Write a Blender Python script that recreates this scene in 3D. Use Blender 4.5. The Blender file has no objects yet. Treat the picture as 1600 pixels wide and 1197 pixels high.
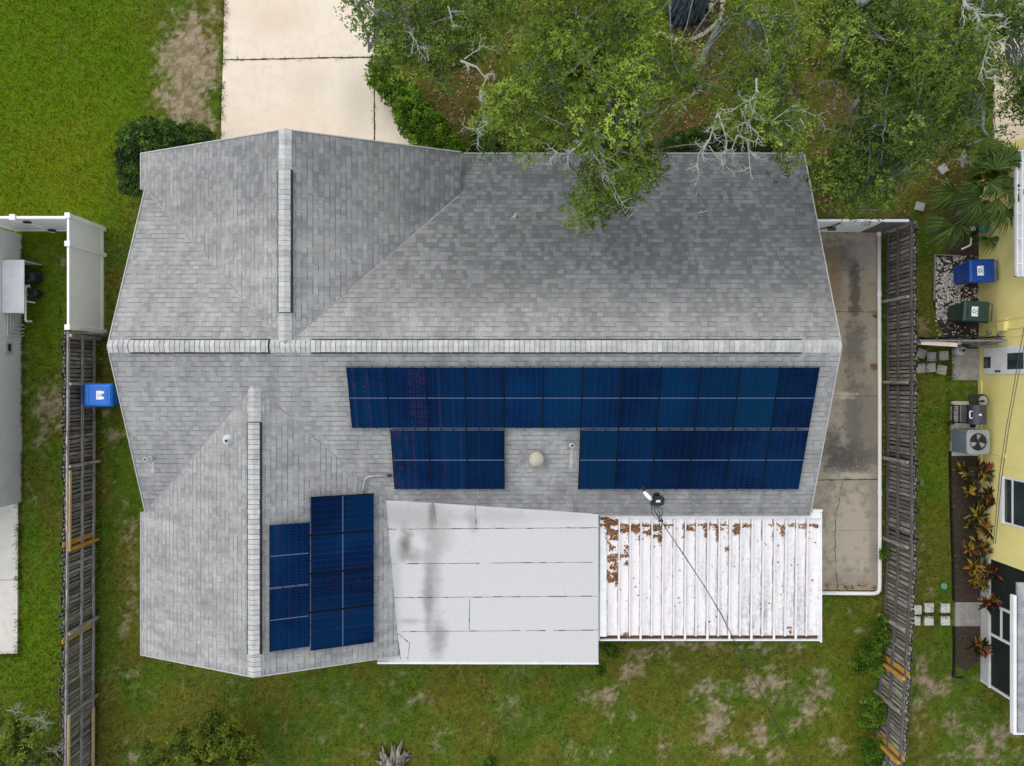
import bpy, bmesh, math, random
import numpy as np
from mathutils import Vector, Matrix
R = math.radians
random.seed(7)
rng = np.random.default_rng(11)
sc = bpy.context.scene
col = sc.collection

# ------------------------------------------------------------ camera, light
H = 23.0            # drone height, metres
F = 1111.0          # focal length in photo pixels
CX, CY = 800.0, 598.5
cd = bpy.data.cameras.new('camera'); cam = bpy.data.objects.new('camera', cd); col.objects.link(cam)
cam.location = (0, 0, H); cam.rotation_euler = (0, 0, 0)
cd.sensor_width = 36; cd.lens = 36 * F / 1600; cd.clip_end = 2000; cd.clip_start = 0.1
sc.camera = cam
SUN_EL, SUN_AZ = R(54), R(-48)      # azimuth clockwise from the top of the photo
w = bpy.data.worlds.new('World'); sc.world = w; w.use_nodes = True
wn = w.node_tree.nodes; wl = w.node_tree.links
sky = wn.new('ShaderNodeTexSky'); sky.sky_type = 'NISHITA'; sky.sun_disc = False
sky.sun_elevation = SUN_EL; sky.sun_rotation = SUN_AZ
sky.air_density = 1.0; sky.dust_density = 1.2; sky.ozone_density = 0.6
hs = wn.new('ShaderNodeHueSaturation'); hs.inputs['Saturation'].default_value = 0.30      # thin even cloud
wl.new(sky.outputs[0], hs.inputs['Color']); wl.new(hs.outputs[0], wn['Background'].inputs[0]); wn['Background'].inputs[1].default_value = 0.15
ld = bpy.data.lights.new('sun', 'SUN'); sun = bpy.data.objects.new('sun', ld); col.objects.link(sun)
ld.energy = 0.7; ld.angle = R(85); ld.color = (1.0, 0.93, 0.83)
sd = Vector((math.sin(SUN_AZ) * math.cos(SUN_EL), math.cos(SUN_AZ) * math.cos(SUN_EL), math.sin(SUN_EL)))
sun.rotation_euler = (-sd).to_track_quat('-Z', 'Y').to_euler(); sun.location = sd * 60
sc.view_settings.view_transform = 'Standard'; sc.view_settings.look = 'None'
sc.view_settings.exposure = 0.74; sc.view_settings.gamma = 1.0

# ------------------------------------------------------------ helpers
def P(px, py, z=0.0):
    k = (H - z) / F
    return Vector(((px - CX) * k, (CY - py) * k, z))

def ray_plane(px, py, a, b, c):
    """photo ray meets the plane z = a + b x + c y"""
    u, v = (px - CX) / F, (CY - py) / F
    z = (a + b * u * H + c * v * H) / (1 + b * u + c * v)
    return P(px, py, z)

def tag(o, label=None, cat=None, group=None, kind=None):
    if label: o['label'] = label
    if cat: o['category'] = cat
    if group: o['group'] = group
    if kind: o['kind'] = kind
    return o

def thing(name, label, cat, loc=(0, 0, 0), rz=0.0, group=None):
    o = bpy.data.objects.new(name, None); col.objects.link(o)
    o.empty_display_size = 0.2
    o.location = loc; o.rotation_euler = (0, 0, rz)
    return tag(o, label, cat, group)

def root_loc(o):
    while o.parent: o = o.parent
    return Vector(o.location)

class MB:
    def __init__(s): s.v = []; s.f = []; s.c = []; s.m = []; s.uv = {}
    def face(s, pts, c=(1, 1, 1), m=0, uv=None):
        n = len(s.v); s.v += [tuple(p) for p in pts]
        s.f.append(tuple(range(n, n + len(pts)))); s.c.append(c); s.m.append(m)
        if uv is not None: s.uv[len(s.f) - 1] = uv
    def add(s, vs, fs, c=(1, 1, 1), m=0):
        n = len(s.v); s.v += [tuple(p) for p in vs]
        for f in fs: s.f.append(tuple(i + n for i in f)); s.c.append(c); s.m.append(m)
    def hexa(s, p, c=(1, 1, 1), m=0):          # 4 bottom (ccw) + 4 top
        s.add(p, [(3, 2, 1, 0), (4, 5, 6, 7), (0, 1, 5, 4), (1, 2, 6, 5), (2, 3, 7, 6), (3, 0, 4, 7)], c, m)
    def box(s, x0, x1, y0, y1, z0, z1, c=(1, 1, 1), m=0):
        s.hexa([(x0, y0, z0), (x1, y0, z0), (x1, y1, z0), (x0, y1, z0), (x0, y0, z1), (x1, y0, z1), (x1, y1, z1), (x0, y1, z1)], c, m)
    def beam(s, a, b, wd, ht, c=(1, 1, 1), m=0, up=(0, 0, 1)):
        a = Vector(a); b = Vector(b); d = (b - a).normalized(); u = Vector(up)
        if abs(d.dot(u)) > 0.98: u = Vector((0, 1, 0))
        r = d.cross(u).normalized(); u = r.cross(d)
        q = lambda p, i, j: p + r * (i * wd / 2) + u * (j * ht / 2)
        s.hexa([q(a, -1, -1), q(a, 1, -1), q(b, 1, -1), q(b, -1, -1), q(a, -1, 1), q(a, 1, 1), q(b, 1, 1), q(b, -1, 1)], c, m)
    def tube(s, pts, rad, n=6, c=(1, 1, 1), m=0, caps=True):
        pts = [Vector(p) for p in pts]; k = len(pts)
        if not hasattr(rad, '__len__'): rad = [rad] * k
        base = len(s.v); ref = Vector((0.13, 0.21, 1))
        for i, p in enumerate(pts):
            d = (pts[min(i + 1, k - 1)] - pts[max(i - 1, 0)])
            if d.length < 1e-6: d = Vector((0, 0, 1))
            d.normalize()
            if abs(d.dot(ref)) > 0.97 * ref.length: ref = Vector((1, 0.2, 0.1))
            r = d.cross(ref).normalized(); u = r.cross(d)
            for j in range(n):
                a = 2 * math.pi * j / n
                s.v.append(tuple(p + (r * math.cos(a) + u * math.sin(a)) * rad[i]))
        for i in range(k - 1):
            for j in range(n):
                s.f.append((base + i * n + j, base + i * n + (j + 1) % n, base + (i + 1) * n + (j + 1) % n, base + (i + 1) * n + j)); s.c.append(c); s.m.append(m)
        if caps:
            s.f.append(tuple(base + j for j in range(n))[::-1]); s.c.append(c); s.m.append(m)
            s.f.append(tuple(base + (k - 1) * n + j for j in range(n))); s.c.append(c); s.m.append(m)
    def lathe(s, prof, cx=0, cy=0, n=24, c=(1, 1, 1), m=0, axis='z'):
        base = len(s.v)
        for r_, z in prof:
            for j in range(n):
                a = 2 * math.pi * j / n
                if axis == 'z': s.v.append((cx + r_ * math.cos(a), cy + r_ * math.sin(a), z))
        for i in range(len(prof) - 1):
            for j in range(n):
                s.f.append((base + i * n + j, base + i * n + (j + 1) % n, base + (i + 1) * n + (j + 1) % n, base + (i + 1) * n + j)); s.c.append(c); s.m.append(m)
        s.f.append(tuple(base + j for j in range(n))[::-1]); s.c.append(c); s.m.append(m)
        L = len(prof) - 1
        s.f.append(tuple(base + L * n + j for j in range(n))); s.c.append(c); s.m.append(m)
    def prism(s, poly, z0, z1, c=(1, 1, 1), m=0):
        n = len(poly); vs = [(p[0], p[1], z0) for p in poly] + [(p[0], p[1], z1) for p in poly]
        s.add(vs, [tuple(range(n))[::-1], tuple(range(n, 2 * n))] + [(i, (i + 1) % n, n + (i + 1) % n, n + i) for i in range(n)], c, m)

def obj(name, mb, mats, parent=None, bevel=0, smooth=False, local=False):
    me = bpy.data.meshes.new(name)
    off = Vector((0, 0, 0))
    if parent is not None and not local: off = root_loc(parent)
    vs = [(v[0] - off.x, v[1] - off.y, v[2] - off.z) for v in mb.v]
    me.from_pydata(vs, [], mb.f); 
    if not isinstance(mats, (list, tuple)): mats = [mats]
    for m in mats: me.materials.append(m)
    if any(mb.m): me.polygons.foreach_set('material_index', mb.m)
    if any(c != (1, 1, 1) for c in mb.c):
        at = me.color_attributes.new('col', 'FLOAT_COLOR', 'CORNER')
        arr = []
        for f, c in zip(mb.f, mb.c): arr += [c[0], c[1], c[2], 1.0] * len(f)
        at.data.foreach_set('color', arr)
    if mb.uv:
        ul = me.uv_layers.new(name='UVMap')
        for i, uv in mb.uv.items():
            for li, t in zip(me.polygons[i].loop_indices, uv): ul.data[li].uv = t
    if smooth: me.polygons.foreach_set('use_smooth', [True] * len(me.polygons))
    me.update()
    o = bpy.data.objects.new(name, me); col.objects.link(o)
    if parent is not None: o.parent = parent
    if bevel:
        b = o.modifiers.new('bevel', 'BEVEL'); b.width = bevel; b.segments = 2; b.limit_method = 'ANGLE'; b.angle_limit = R(40)
    return o

def np_mesh(name, V, faces_per, cols, mat, parent=None, kind=None):
    """V: (N,k,3) world polygons of k corners; cols (N,3)"""
    N, k, _ = V.shape
    off = np.array(root_loc(parent)) if parent is not None else np.zeros(3)
    me = bpy.data.meshes.new(name)
    me.vertices.add(N * k); me.vertices.foreach_set('co', (V.reshape(-1, 3) - off).astype(np.float32).ravel())
    me.loops.add(N * k); me.loops.foreach_set('vertex_index', np.arange(N * k, dtype=np.int32))
    me.polygons.add(N); me.polygons.foreach_set('loop_start', np.arange(0, N * k, k, dtype=np.int32))
    me.polygons.foreach_set('loop_total', np.full(N, k, dtype=np.int32))
    at = me.color_attributes.new('col', 'FLOAT_COLOR', 'POINT')
    c4 = np.ones((N, k, 4), np.float32); c4[:, :, :3] = cols[:, None, :]
    at.data.foreach_set('color', c4.ravel())
    me.materials.append(mat); me.update(calc_edges=True); me.validate()
    o = bpy.data.objects.new(name, me); col.objects.link(o)
    if parent is not None: o.parent = parent
    if kind: o['kind'] = kind
    return o

# value noise (numpy)
def vnoise(x, y, seed=0):
    x = np.asarray(x, float); y = np.asarray(y, float)
    xi = np.floor(x).astype(np.int64); yi = np.floor(y).astype(np.int64)
    fx = x - xi; fy = y - yi; fx = fx * fx * (3 - 2 * fx); fy = fy * fy * (3 - 2 * fy)
    def h(a, b):
        n = (a * 374761393 + b * 668265263 + seed * 1442695041) & 0x7fffffff
        n = ((n ^ (n >> 13)) * 1274126177) & 0x7fffffff
        return ((n ^ (n >> 16)) & 0xffff) / 65535.0
    return (h(xi, yi) * (1 - fx) + h(xi + 1, yi) * fx) * (1 - fy) + (h(xi, yi + 1) * (1 - fx) + h(xi + 1, yi + 1) * fx) * fy
def fbm(x, y, seed=0, octv=4):
    t = 0; a = 0.5; s = 0
    for i in range(octv):
        t = t + a * vnoise(x * 2 ** i, y * 2 ** i, seed + i * 17); s += a; a *= 0.5
    return t / s
def sstep(a, b, x): t = np.clip((x - a) / (b - a), 0, 1); return t * t * (3 - 2 * t)

# ------------------------------------------------------------ materials
class NT:
    def __init__(s, name):
        s.m = bpy.data.materials.new(name); s.m.use_nodes = True; s.t = s.m.node_tree
        s.b = s.t.nodes['Principled BSDF']
    def n(s, typ, **kw):
        nd = s.t.nodes.new('ShaderNode' + typ)
        for k, v in kw.items():
            if hasattr(nd, k): setattr(nd, k, v)
            else: nd.inputs[k].default_value = v
        return nd
    def l(s, a, b): s.t.links.new(a, b)
    def val(s, sock, x):
        if hasattr(x, 'is_linked') or hasattr(x, 'links'): s.l(x, sock)
        else: sock.default_value = x
    def math(s, op, a, b=0.0, c=0.0, clamp=False):
        nd = s.t.nodes.new('ShaderNodeMath'); nd.operation = op; nd.use_clamp = clamp
        s.val(nd.inputs[0], a); s.val(nd.inputs[1], b); s.val(nd.inputs[2], c); return nd.outputs[0]
    def mix(s, f, a, b, blend='MIX'):
        nd = s.t.nodes.new('ShaderNodeMix'); nd.data_type = 'RGBA'; nd.blend_type = blend
        s.val(nd.inputs[0], f)
        for i, x in ((6, a), (7, b)):
            if isinstance(x, tuple): nd.inputs[i].default_value = (x[0], x[1], x[2], 1)
            else: s.l(x, nd.inputs[i])
        return nd.outputs[2]
    def ramp(s, f, lo, hi, a=0.0, b=1.0, smooth=True):
        nd = s.t.nodes.new('ShaderNodeMapRange'); nd.interpolation_type = 'SMOOTHSTEP' if smooth else 'LINEAR'
        s.val(nd.inputs[0], f); nd.inputs[1].default_value = lo; nd.inputs[2].default_value = hi; nd.inputs[3].default_value = a; nd.inputs[4].default_value = b
        return nd.outputs[0]
    def noise(s, vec, scale, detail=4, rough=0.55, dist=0.0):
        nd = s.n('TexNoise'); nd.inputs['Scale'].default_value = scale; nd.inputs['Detail'].default_value = detail
        nd.inputs['Roughness'].default_value = rough; nd.inputs['Distortion'].default_value = dist
        s.l(vec, nd.inputs['Vector']); return nd.outputs['Fac']
    def coord(s, kind='Object', sc_=(1, 1, 1)):
        tc = s.n('TexCoord'); mp = s.n('Mapping'); s.l(tc.outputs[kind], mp.inputs[0]); mp.inputs['Scale'].default_value = sc_
        return mp.outputs[0]
    def worldpos(s):
        g = s.n('NewGeometry'); return g.outputs['Position']
    def sep(s, v):
        nd = s.n('SeparateXYZ'); s.l(v, nd.inputs[0]); return nd.outputs
    def comb(s, x, y, z=0.0):
        nd = s.n('CombineXYZ'); s.val(nd.inputs[0], x); s.val(nd.inputs[1], y); s.val(nd.inputs[2], z); return nd.outputs[0]
    def base(s, c):
        if isinstance(c, tuple): s.b.inputs['Base Color'].default_value = (c[0], c[1], c[2], 1)
        else: s.l(c, s.b.inputs['Base Color'])
    def set(s, rough=None, metal=None, spec=None):
        if rough is not None: s.val(s.b.inputs['Roughness'], rough)
        if metal is not None: s.b.inputs['Metallic'].default_value = metal
        if spec is not None: s.b.inputs['Specular IOR Level'].default_value = spec
        return s
    def bump(s, h, strength=0.4, dist=0.02):
        nd = s.n('Bump'); nd.inputs['Strength'].default_value = strength; nd.inputs['Distance'].default_value = dist
        s.l(h, nd.inputs['Height']); s.l(nd.outputs[0], s.b.inputs['Normal'])
    def attr(s, name='col'):
        nd = s.n('Attribute'); nd.attribute_name = name; return nd.outputs['Color']

def plain(name, c1, c2=None, scale=6.0, rough=0.5, metal=0.0, spec=0.4, bump=0.0, stretch=(1, 1, 1), lo=0.35, hi=0.65, detail=5, attr=False):
    t = NT(name); t.set(rough, metal, spec)
    v = t.coord('Object', stretch)
    f = t.noise(v, scale, detail)
    c = t.mix(t.ramp(f, lo, hi), c1, c2 or tuple(x * 0.8 for x in c1))
    if attr: c = t.mix(1.0, c, t.attr(), 'MULTIPLY')
    t.base(c)
    if bump: t.bump(t.noise(v, scale * 4, 4), bump, 0.01)
    return t.m

M = {}
M['white_paint'] = plain('white_paint', (0.78, 0.79, 0.80), (0.70, 0.71, 0.72), 3, 0.45)
M['white_vinyl'] = plain('white_vinyl', (0.88, 0.88, 0.86), (0.84, 0.84, 0.82), 2, 0.35)
M['white_vinyl_dull'] = plain('white_vinyl_dull', (0.60, 0.61, 0.60), (0.53, 0.54, 0.53), 3, 0.5)
M['black'] = plain('black', (0.012, 0.012, 0.014), (0.02, 0.02, 0.022), 8, 0.5)
M['black_metal'] = plain('black_metal', (0.02, 0.021, 0.024), (0.035, 0.036, 0.04), 8, 0.35, 0.3)
M['dark_plastic'] = plain('dark_plastic', (0.018, 0.02, 0.025), (0.03, 0.032, 0.036), 10, 0.45)
M['aluminium'] = plain('aluminium', (0.45, 0.47, 0.50), (0.36, 0.38, 0.41), 8, 0.4, 0.6)
M['galv'] = plain('galvanised_metal', (0.42, 0.44, 0.46), (0.33, 0.35, 0.37), 10, 0.45, 0.5)
M['pale_pipe'] = plain('pale_pipe', (0.62, 0.63, 0.62), (0.52, 0.53, 0.52), 10, 0.5)
M['blue_plastic'] = plain('blue_plastic', (0.004, 0.055, 0.30), (0.006, 0.07, 0.36), 3, 0.38)
M['blue_plastic_light'] = plain('bright_blue_plastic', (0.004, 0.12, 0.52), (0.006, 0.14, 0.58), 3, 0.38)
M['green_plastic'] = plain('green_plastic', (0.018, 0.042, 0.040), (0.022, 0.052, 0.048), 3, 0.4)
M['sticker'] = plain('sticker', (0.82, 0.83, 0.84), (0.78, 0.79, 0.80), 6, 0.4)
M['sticker_ink'] = plain('sticker_ink', (0.03, 0.05, 0.16), None, 6, 0.5)
M['sticker_red'] = plain('sticker_red', (0.5, 0.12, 0.12), None, 6, 0.5)
M['teal'] = plain('teal_plastic', (0.01, 0.20, 0.27), (0.012, 0.26, 0.33), 5, 0.35)
M['yellow_wall'] = plain('yellow_render', (0.88, 0.78, 0.30), (0.83, 0.73, 0.275), 1.6, 0.8, bump=0.25)
M['grey_wall'] = plain('grey_render', (0.76, 0.76, 0.74), (0.70, 0.70, 0.68), 2.2, 0.85, bump=0.25)
M['house_wall'] = plain('house_render', (0.60, 0.58, 0.54), (0.52, 0.50, 0.46), 2, 0.85, bump=0.2)
M['glass_dark'] = plain('window_glass', (0.02, 0.03, 0.035), (0.03, 0.045, 0.05), 1.5, 0.08, 0, 0.6)
M['screen'] = plain('insect_screen', (0.008, 0.014, 0.012), (0.012, 0.02, 0.016), 3, 0.7)
M['old_wood'] = plain('weathered_wood', (0.35, 0.33, 0.295), (0.15, 0.138, 0.12), 5, 0.9, bump=0.5, stretch=(3, 3, 0.5), attr=True, lo=0.3, hi=0.7)
M['rail_wood'] = plain('weathered_rail', (0.30, 0.28, 0.28), (0.17, 0.155, 0.15), 6, 0.9, bump=0.5, stretch=(3, 0.6, 3), attr=True)
M['new_wood'] = plain('new_yellow_lumber', (0.56, 0.31, 0.045), (0.46, 0.235, 0.03), 6, 0.75, bump=0.2)
M['pale_wood'] = plain('pale_new_lumber', (0.55, 0.44, 0.24), (0.47, 0.36, 0.18), 6, 0.75, bump=0.2)
M['pink_wood'] = plain('bare_pale_board', (0.68, 0.58, 0.46), (0.6, 0.5, 0.4), 6, 0.75, bump=0.2)
M['bark'] = plain('oak_bark', (0.25, 0.265, 0.26), (0.12, 0.13, 0.13), 9, 0.95, bump=0.8, stretch=(1, 1, 0.4), lo=0.3, hi=0.7)
M['blue_bark'] = plain('lichen_covered_bark', (0.085, 0.115, 0.140), (0.014, 0.021, 0.028), 9, 0.95, bump=1.0, stretch=(2, 2, 0.35), lo=0.35, hi=0.65)
M['dead_wood'] = plain('bleached_dead_wood', (0.47, 0.47, 0.42), (0.30, 0.32, 0.28), 9, 0.9)
M['stump'] = plain('grey_stump_wood', (0.40, 0.37, 0.32), (0.05, 0.045, 0.04), 7, 0.95, bump=1.0, stretch=(2, 0.6, 1), lo=0.3, hi=0.7)
M['stone'] = plain('beige_stone', (0.46, 0.41, 0.31), (0.33, 0.29, 0.21), 8, 0.9, bump=0.5)
M['paver'] = plain('concrete_paver', (0.40, 0.40, 0.38), (0.29, 0.29, 0.27), 9, 0.9, bump=0.4, lo=0.3, hi=0.75)
M['paver_white'] = plain('white_concrete_paver', (0.66, 0.65, 0.60), (0.55, 0.54, 0.49), 9, 0.9, bump=0.3)
M['pad'] = plain('concrete_pad', (0.34, 0.33, 0.30), (0.25, 0.245, 0.22), 4, 0.9, bump=0.3)
M['dirt_dark'] = plain('dark_mulch', (0.085, 0.06, 0.042), (0.025, 0.018, 0.014), 22, 1.0, bump=1.0)
M['tank'] = plain('tank_white', (0.55, 0.62, 0.66), (0.46, 0.53, 0.57), 5, 0.35)
M['ac_grey'] = plain('grey_enamel', (0.30, 0.335, 0.345), (0.25, 0.285, 0.295), 4, 0.45)
M['ac_side'] = plain('grey_louvre', (0.15, 0.185, 0.215), (0.12, 0.15, 0.18), 4, 0.5)
M['grill'] = plain('grill_black_paint', (0.035, 0.042, 0.055), (0.05, 0.058, 0.072), 6, 0.35)
M['red_brown'] = plain('rusty_strip', (0.13, 0.035, 0.025), (0.08, 0.025, 0.02), 12, 0.8)
M['dome'] = plain('old_dome_vent', (0.36, 0.33, 0.22), (0.44, 0.42, 0.34), 5, 0.5)
M['hedge_wood'] = plain('twig_bark', (0.14, 0.11, 0.08), None, 8, 0.9)

def leaf_mat(name, trans=0.35):
    t = NT(name); a = t.attr()
    d = t.n('BsdfDiffuse'); tr = t.n('BsdfTranslucent'); g = t.n('BsdfGlossy'); g.inputs['Roughness'].default_value = 0.45
    t.l(a, d.inputs['Color']); t.l(a, tr.inputs['Color']); g.inputs['Color'].default_value = (0.6, 0.6, 0.6, 1)
    m1 = t.n('MixShader'); m1.inputs[0].default_value = trans; t.l(d.outputs[0], m1.inputs[1]); t.l(tr.outputs[0], m1.inputs[2])
    m2 = t.n('MixShader'); m2.inputs[0].default_value = 0.015; t.l(m1.outputs[0], m2.inputs[1]); t.l(g.outputs[0], m2.inputs[2])
    t.l(m2.outputs[0], t.t.nodes['Material Output'].inputs['Surface']); return t.m
M['leaf'] = leaf_mat('foliage'); M['grass'] = leaf_mat('grass_blades', 0.15)
t = NT('leaf_litter'); t.base(t.attr()); t.set(0.9); M['litter'] = t.m
t = NT('pebbles'); t.base(t.attr()); t.set(0.8); M['pebble'] = t.m

def shingle_mat():
    t = NT('asphalt_shingles'); t.set(0.92, 0, 0.25)
    tc = t.n('TexCoord'); u, v, _ = t.sep(tc.outputs['UV'])[:3]
    RH = 0.143
    vr = t.math('DIVIDE', v, RH); row = t.math('FLOOR', vr); fr = t.math('FRACT', vr)
    def cells(wd, seed):
        wn1 = t.n('TexWhiteNoise'); wn1.noise_dimensions = '2D'; t.l(t.comb(row, seed), wn1.inputs['Vector'])
        uu = t.math('ADD', t.math('DIVIDE', u, wd), t.math('MULTIPLY', wn1.outputs['Value'], 9.0))
        ce = t.math('FLOOR', uu)
        wn2 = t.n('TexWhiteNoise'); wn2.noise_dimensions = '2D'; t.l(t.comb(t.math('ADD', ce, seed * 31.7), row), wn2.inputs['Vector'])
        return wn2.outputs['Value'], t.math('FRACT', uu)
    a, fa = cells(0.145, 1.0); b, fb = cells(0.20, 2.0); c, fc = cells(0.43, 3.0)
    tone = t.math('ADD', t.math('ADD', t.math('MULTIPLY', a, 0.68), t.math('MULTIPLY', b, 0.24)), t.math('MULTIPLY', c, 0.08))
    pos = t.worldpos(); x, y, z = t.sep(pos)[:3]
    grain = t.noise(tc.outputs['UV'], 70, 3, 0.7)
    colr = t.mix(t.ramp(tone, 0.12, 0.92, smooth=False), (0.250, 0.253, 0.250), (0.365, 0.367, 0.36))
    # weathered lighter wash, then a darker tone, streaked down the slope
    streak = t.noise(t.comb(t.math('MULTIPLY', u, 1.9), t.math('MULTIPLY', v, 0.35)), 1.6, 5, 0.6)
    blot = t.noise(tc.outputs['UV'], 0.55, 4, 0.6)
    colr = t.mix(t.math('MULTIPLY', t.ramp(streak, 0.40, 0.68), 0.45), colr, (0.46, 0.455, 0.43))
    # darker, streaked zone on the tree side of the long slope
    up = t.ramp(y, 1.0, 3.3); east = t.ramp(x, -6.2, -1.0)
    dark_amt = t.math('MULTIPLY', t.math('MULTIPLY', up, east), t.ramp(t.math('ADD', t.math('MULTIPLY', streak, 0.6), t.math('MULTIPLY', blot, 0.4)), 0.18, 0.50))
    dark_amt2 = t.math('MULTIPLY', t.math('MULTIPLY', t.ramp(y, 2.2, 6.5), t.ramp(x, -12.0, -7.0)), 0.55)
    dark_amt = t.math('MAXIMUM', t.math('MULTIPLY', dark_amt, 0.92), dark_amt2)
    dark = t.mix(t.ramp(tone, 0.2, 0.9), (0.115, 0.120, 0.123), (0.20, 0.205, 0.206))
    colr = t.mix(dark_amt, colr, dark)
    bv = t.ramp(t.noise(pos, 0.9, 5, 0.65), 0.3, 0.7, 0.86, 1.08); colr = t.mix(1.0, colr, t.comb(bv, bv, bv), 'MULTIPLY')
    # dirt drip on the lower south slope
    low = t.math('MULTIPLY', t.math('MULTIPLY', t.ramp(y, -2.3, -3.5), t.ramp(x, -3.2, -2.6)), t.ramp(blot, 0.3, 0.6))
    colr = t.mix(t.math('MULTIPLY', low, 0.5), colr, (0.10, 0.10, 0.10))
    gr2 = t.noise(tc.outputs['UV'], 24, 4, 0.75); gv = t.math('ADD', 0.46, t.math('ADD', t.math('MULTIPLY', grain, 0.40), t.math('MULTIPLY', gr2, 0.64)))
    colr = t.mix(1.0, colr, t.comb(gv, gv, gv), 'MULTIPLY')
    # butt edge of each course, gaps between tabs
    edge = t.math('MULTIPLY', t.ramp(fr, 0.76, 0.90), t.math('ADD', 0.15, t.math('MULTIPLY', t.ramp(b, 0.25, 0.75), 0.85)))
    gap = t.math('MULTIPLY', t.ramp(t.math('ABSOLUTE', t.math('SUBTRACT', fb, 0.5)), 0.43, 0.48), 0.35)
    colr = t.mix(t.math('MULTIPLY', t.math('MAXIMUM', edge, gap), 0.62), colr, (0.075, 0.078, 0.08))
    t.base(colr)
    hgt = t.math('ADD', t.math('MULTIPLY', fr, 0.6), t.math('ADD', t.math('MULTIPLY', b, 0.6), t.math('MULTIPLY', grain, 0.3)))
    t.bump(hgt, 0.5, 0.012)
    return t.m
M['shingle'] = shingle_mat()
M['cap'] = plain('ridge_cap_shingle', (0.50, 0.505, 0.49), (0.40, 0.405, 0.40), 5, 0.9, bump=0.3, attr=True)
M['fascia'] = plain('drip_edge', (0.46, 0.46, 0.44), (0.38, 0.38, 0.36), 6, 0.6)

def concrete(name, c1, c2, c3, scl=0.5, stain=None, brush=0.0, sharp=1.0):
    t = NT(name); t.set(0.88, 0, 0.3); pos = t.worldpos()
    big = t.noise(pos, scl, 6, 0.62); mid = t.noise(pos, 3.2, 6, 0.65); fine = t.noise(pos, 45, 3, 0.7); speck = t.noise(pos, 13, 4, 0.7)
    c = t.mix(t.ramp(big, 0.38, 0.62), c1, c2)
    c = t.mix(t.math('MULTIPLY', t.ramp(mid, 0.45, 0.72), 0.65), c, c3)
    if brush:
        x, y, z = t.sep(pos)[:3]
        st = t.noise(t.comb(t.math('MULTIPLY', x, 30.0), t.math('MULTIPLY', y, 0.7)), 1.0, 3)
        c = t.mix(t.math('MULTIPLY', t.ramp(st, 0.5, 0.75), brush), c, c3)
    if stain:
        for (cx, cy, rx, ry, colr, amt) in stain:
            p = P(cx, cy, 0); x, y, z = t.sep(pos)[:3]
            dx = t.math('DIVIDE', t.math('SUBTRACT', x, p.x), 1.2 * rx * H / F); dy = t.math('DIVIDE', t.math('SUBTRACT', y, p.y), 1.2 * ry * H / F)
            d = t.math('SQRT', t.math('ADD', t.math('MULTIPLY', dx, dx), t.math('MULTIPLY', dy, dy)))
            d = t.math('ADD', d, t.math('MULTIPLY', t.math('SUBTRACT', mid, 0.5), 2.2 * sharp + .5)); d = t.math('ADD', d, t.math('MULTIPLY', t.math('SUBTRACT', speck, 0.5), 0.9 * sharp))
            c = t.mix(t.math('MULTIPLY', t.ramp(d, 1.2, 0.35 - .35 * (1 - sharp)), min(1.0, amt * (.62 + .38 * sharp))), c, colr)
    g = t.math('ADD', 0.86, t.math('MULTIPLY', fine, 0.28)); c = t.mix(1.0, c, t.comb(g, g, g), 'MULTIPLY')
    t.base(c); t.bump(fine, 0.25, 0.006); return t.m
M['drive'] = concrete('driveway_concrete', (0.75, 0.64, 0.505), (0.78, 0.69, 0.575), (0.64, 0.55, 0.44), 0.35,
    [(560, 150, 30, 60, (0.43, 0.39, 0.32), 0.6), (430, 30, 60, 30, (0.58, 0.45, 0.29), 0.5), (485, 130, 40, 30, (0.5, 0.45, 0.38), 0.4), (610, 170, 25, 40, (0.45, 0.4, 0.33), 0.5), (420, 190, 70, 25, (0.70, 0.55, 0.37), 0.4)], 0.45, 0.25)
M['slab'] = concrete('side_slab_concrete', (0.33, 0.28, 0.20), (0.38, 0.335, 0.265), (0.21, 0.18, 0.135), 0.6,
    [(1315, 400, 40, 25, (0.10, 0.097, 0.085), 0.8), (1300, 440, 16, 50, (0.24, 0.165, 0.075), 0.7), (1335, 450, 9, 55, (0.075, 0.068, 0.05), 0.8), (1345, 395, 20, 14, (0.30, 0.29, 0.28), 0.7),
     (1335, 540, 16, 45, (0.12, 0.11, 0.085), 0.75), (1332, 650, 14, 70, (0.12, 0.113, 0.092), 0.7), (1330, 715, 42, 26, (0.075, 0.073, 0.066), 0.85), (1352, 660, 24, 70, (0.17, 0.155, 0.125), 0.65), (1300, 700, 14, 34, (0.09, 0.09, 0.083), 0.7),
     (1320, 618, 20, 5, (0.55, 0.50, 0.42), 0.8), (1330, 743, 30, 5, (0.50, 0.46, 0.39), 0.8), (1330, 830, 40, 70, (0.47, 0.415, 0.325), 0.9), (1366, 820, 8, 90, (0.24, 0.22, 0.2), 0.6), (1325, 906, 30, 12, (0.30, 0.27, 0.22), 0.6)])
M['nb_drive'] = concrete('neighbour_driveway_concrete', (0.58, 0.49, 0.38), (0.64, 0.56, 0.46), (0.50, 0.43, 0.34), 0.4)
M['path'] = concrete('pale_path_concrete', (0.60, 0.575, 0.52), (0.67, 0.64, 0.58), (0.50, 0.49, 0.45), 0.6)
M['joint'] = plain('joint_dirt', (0.075, 0.06, 0.035), (0.05, 0.055, 0.02), 12, 1.0)

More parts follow.
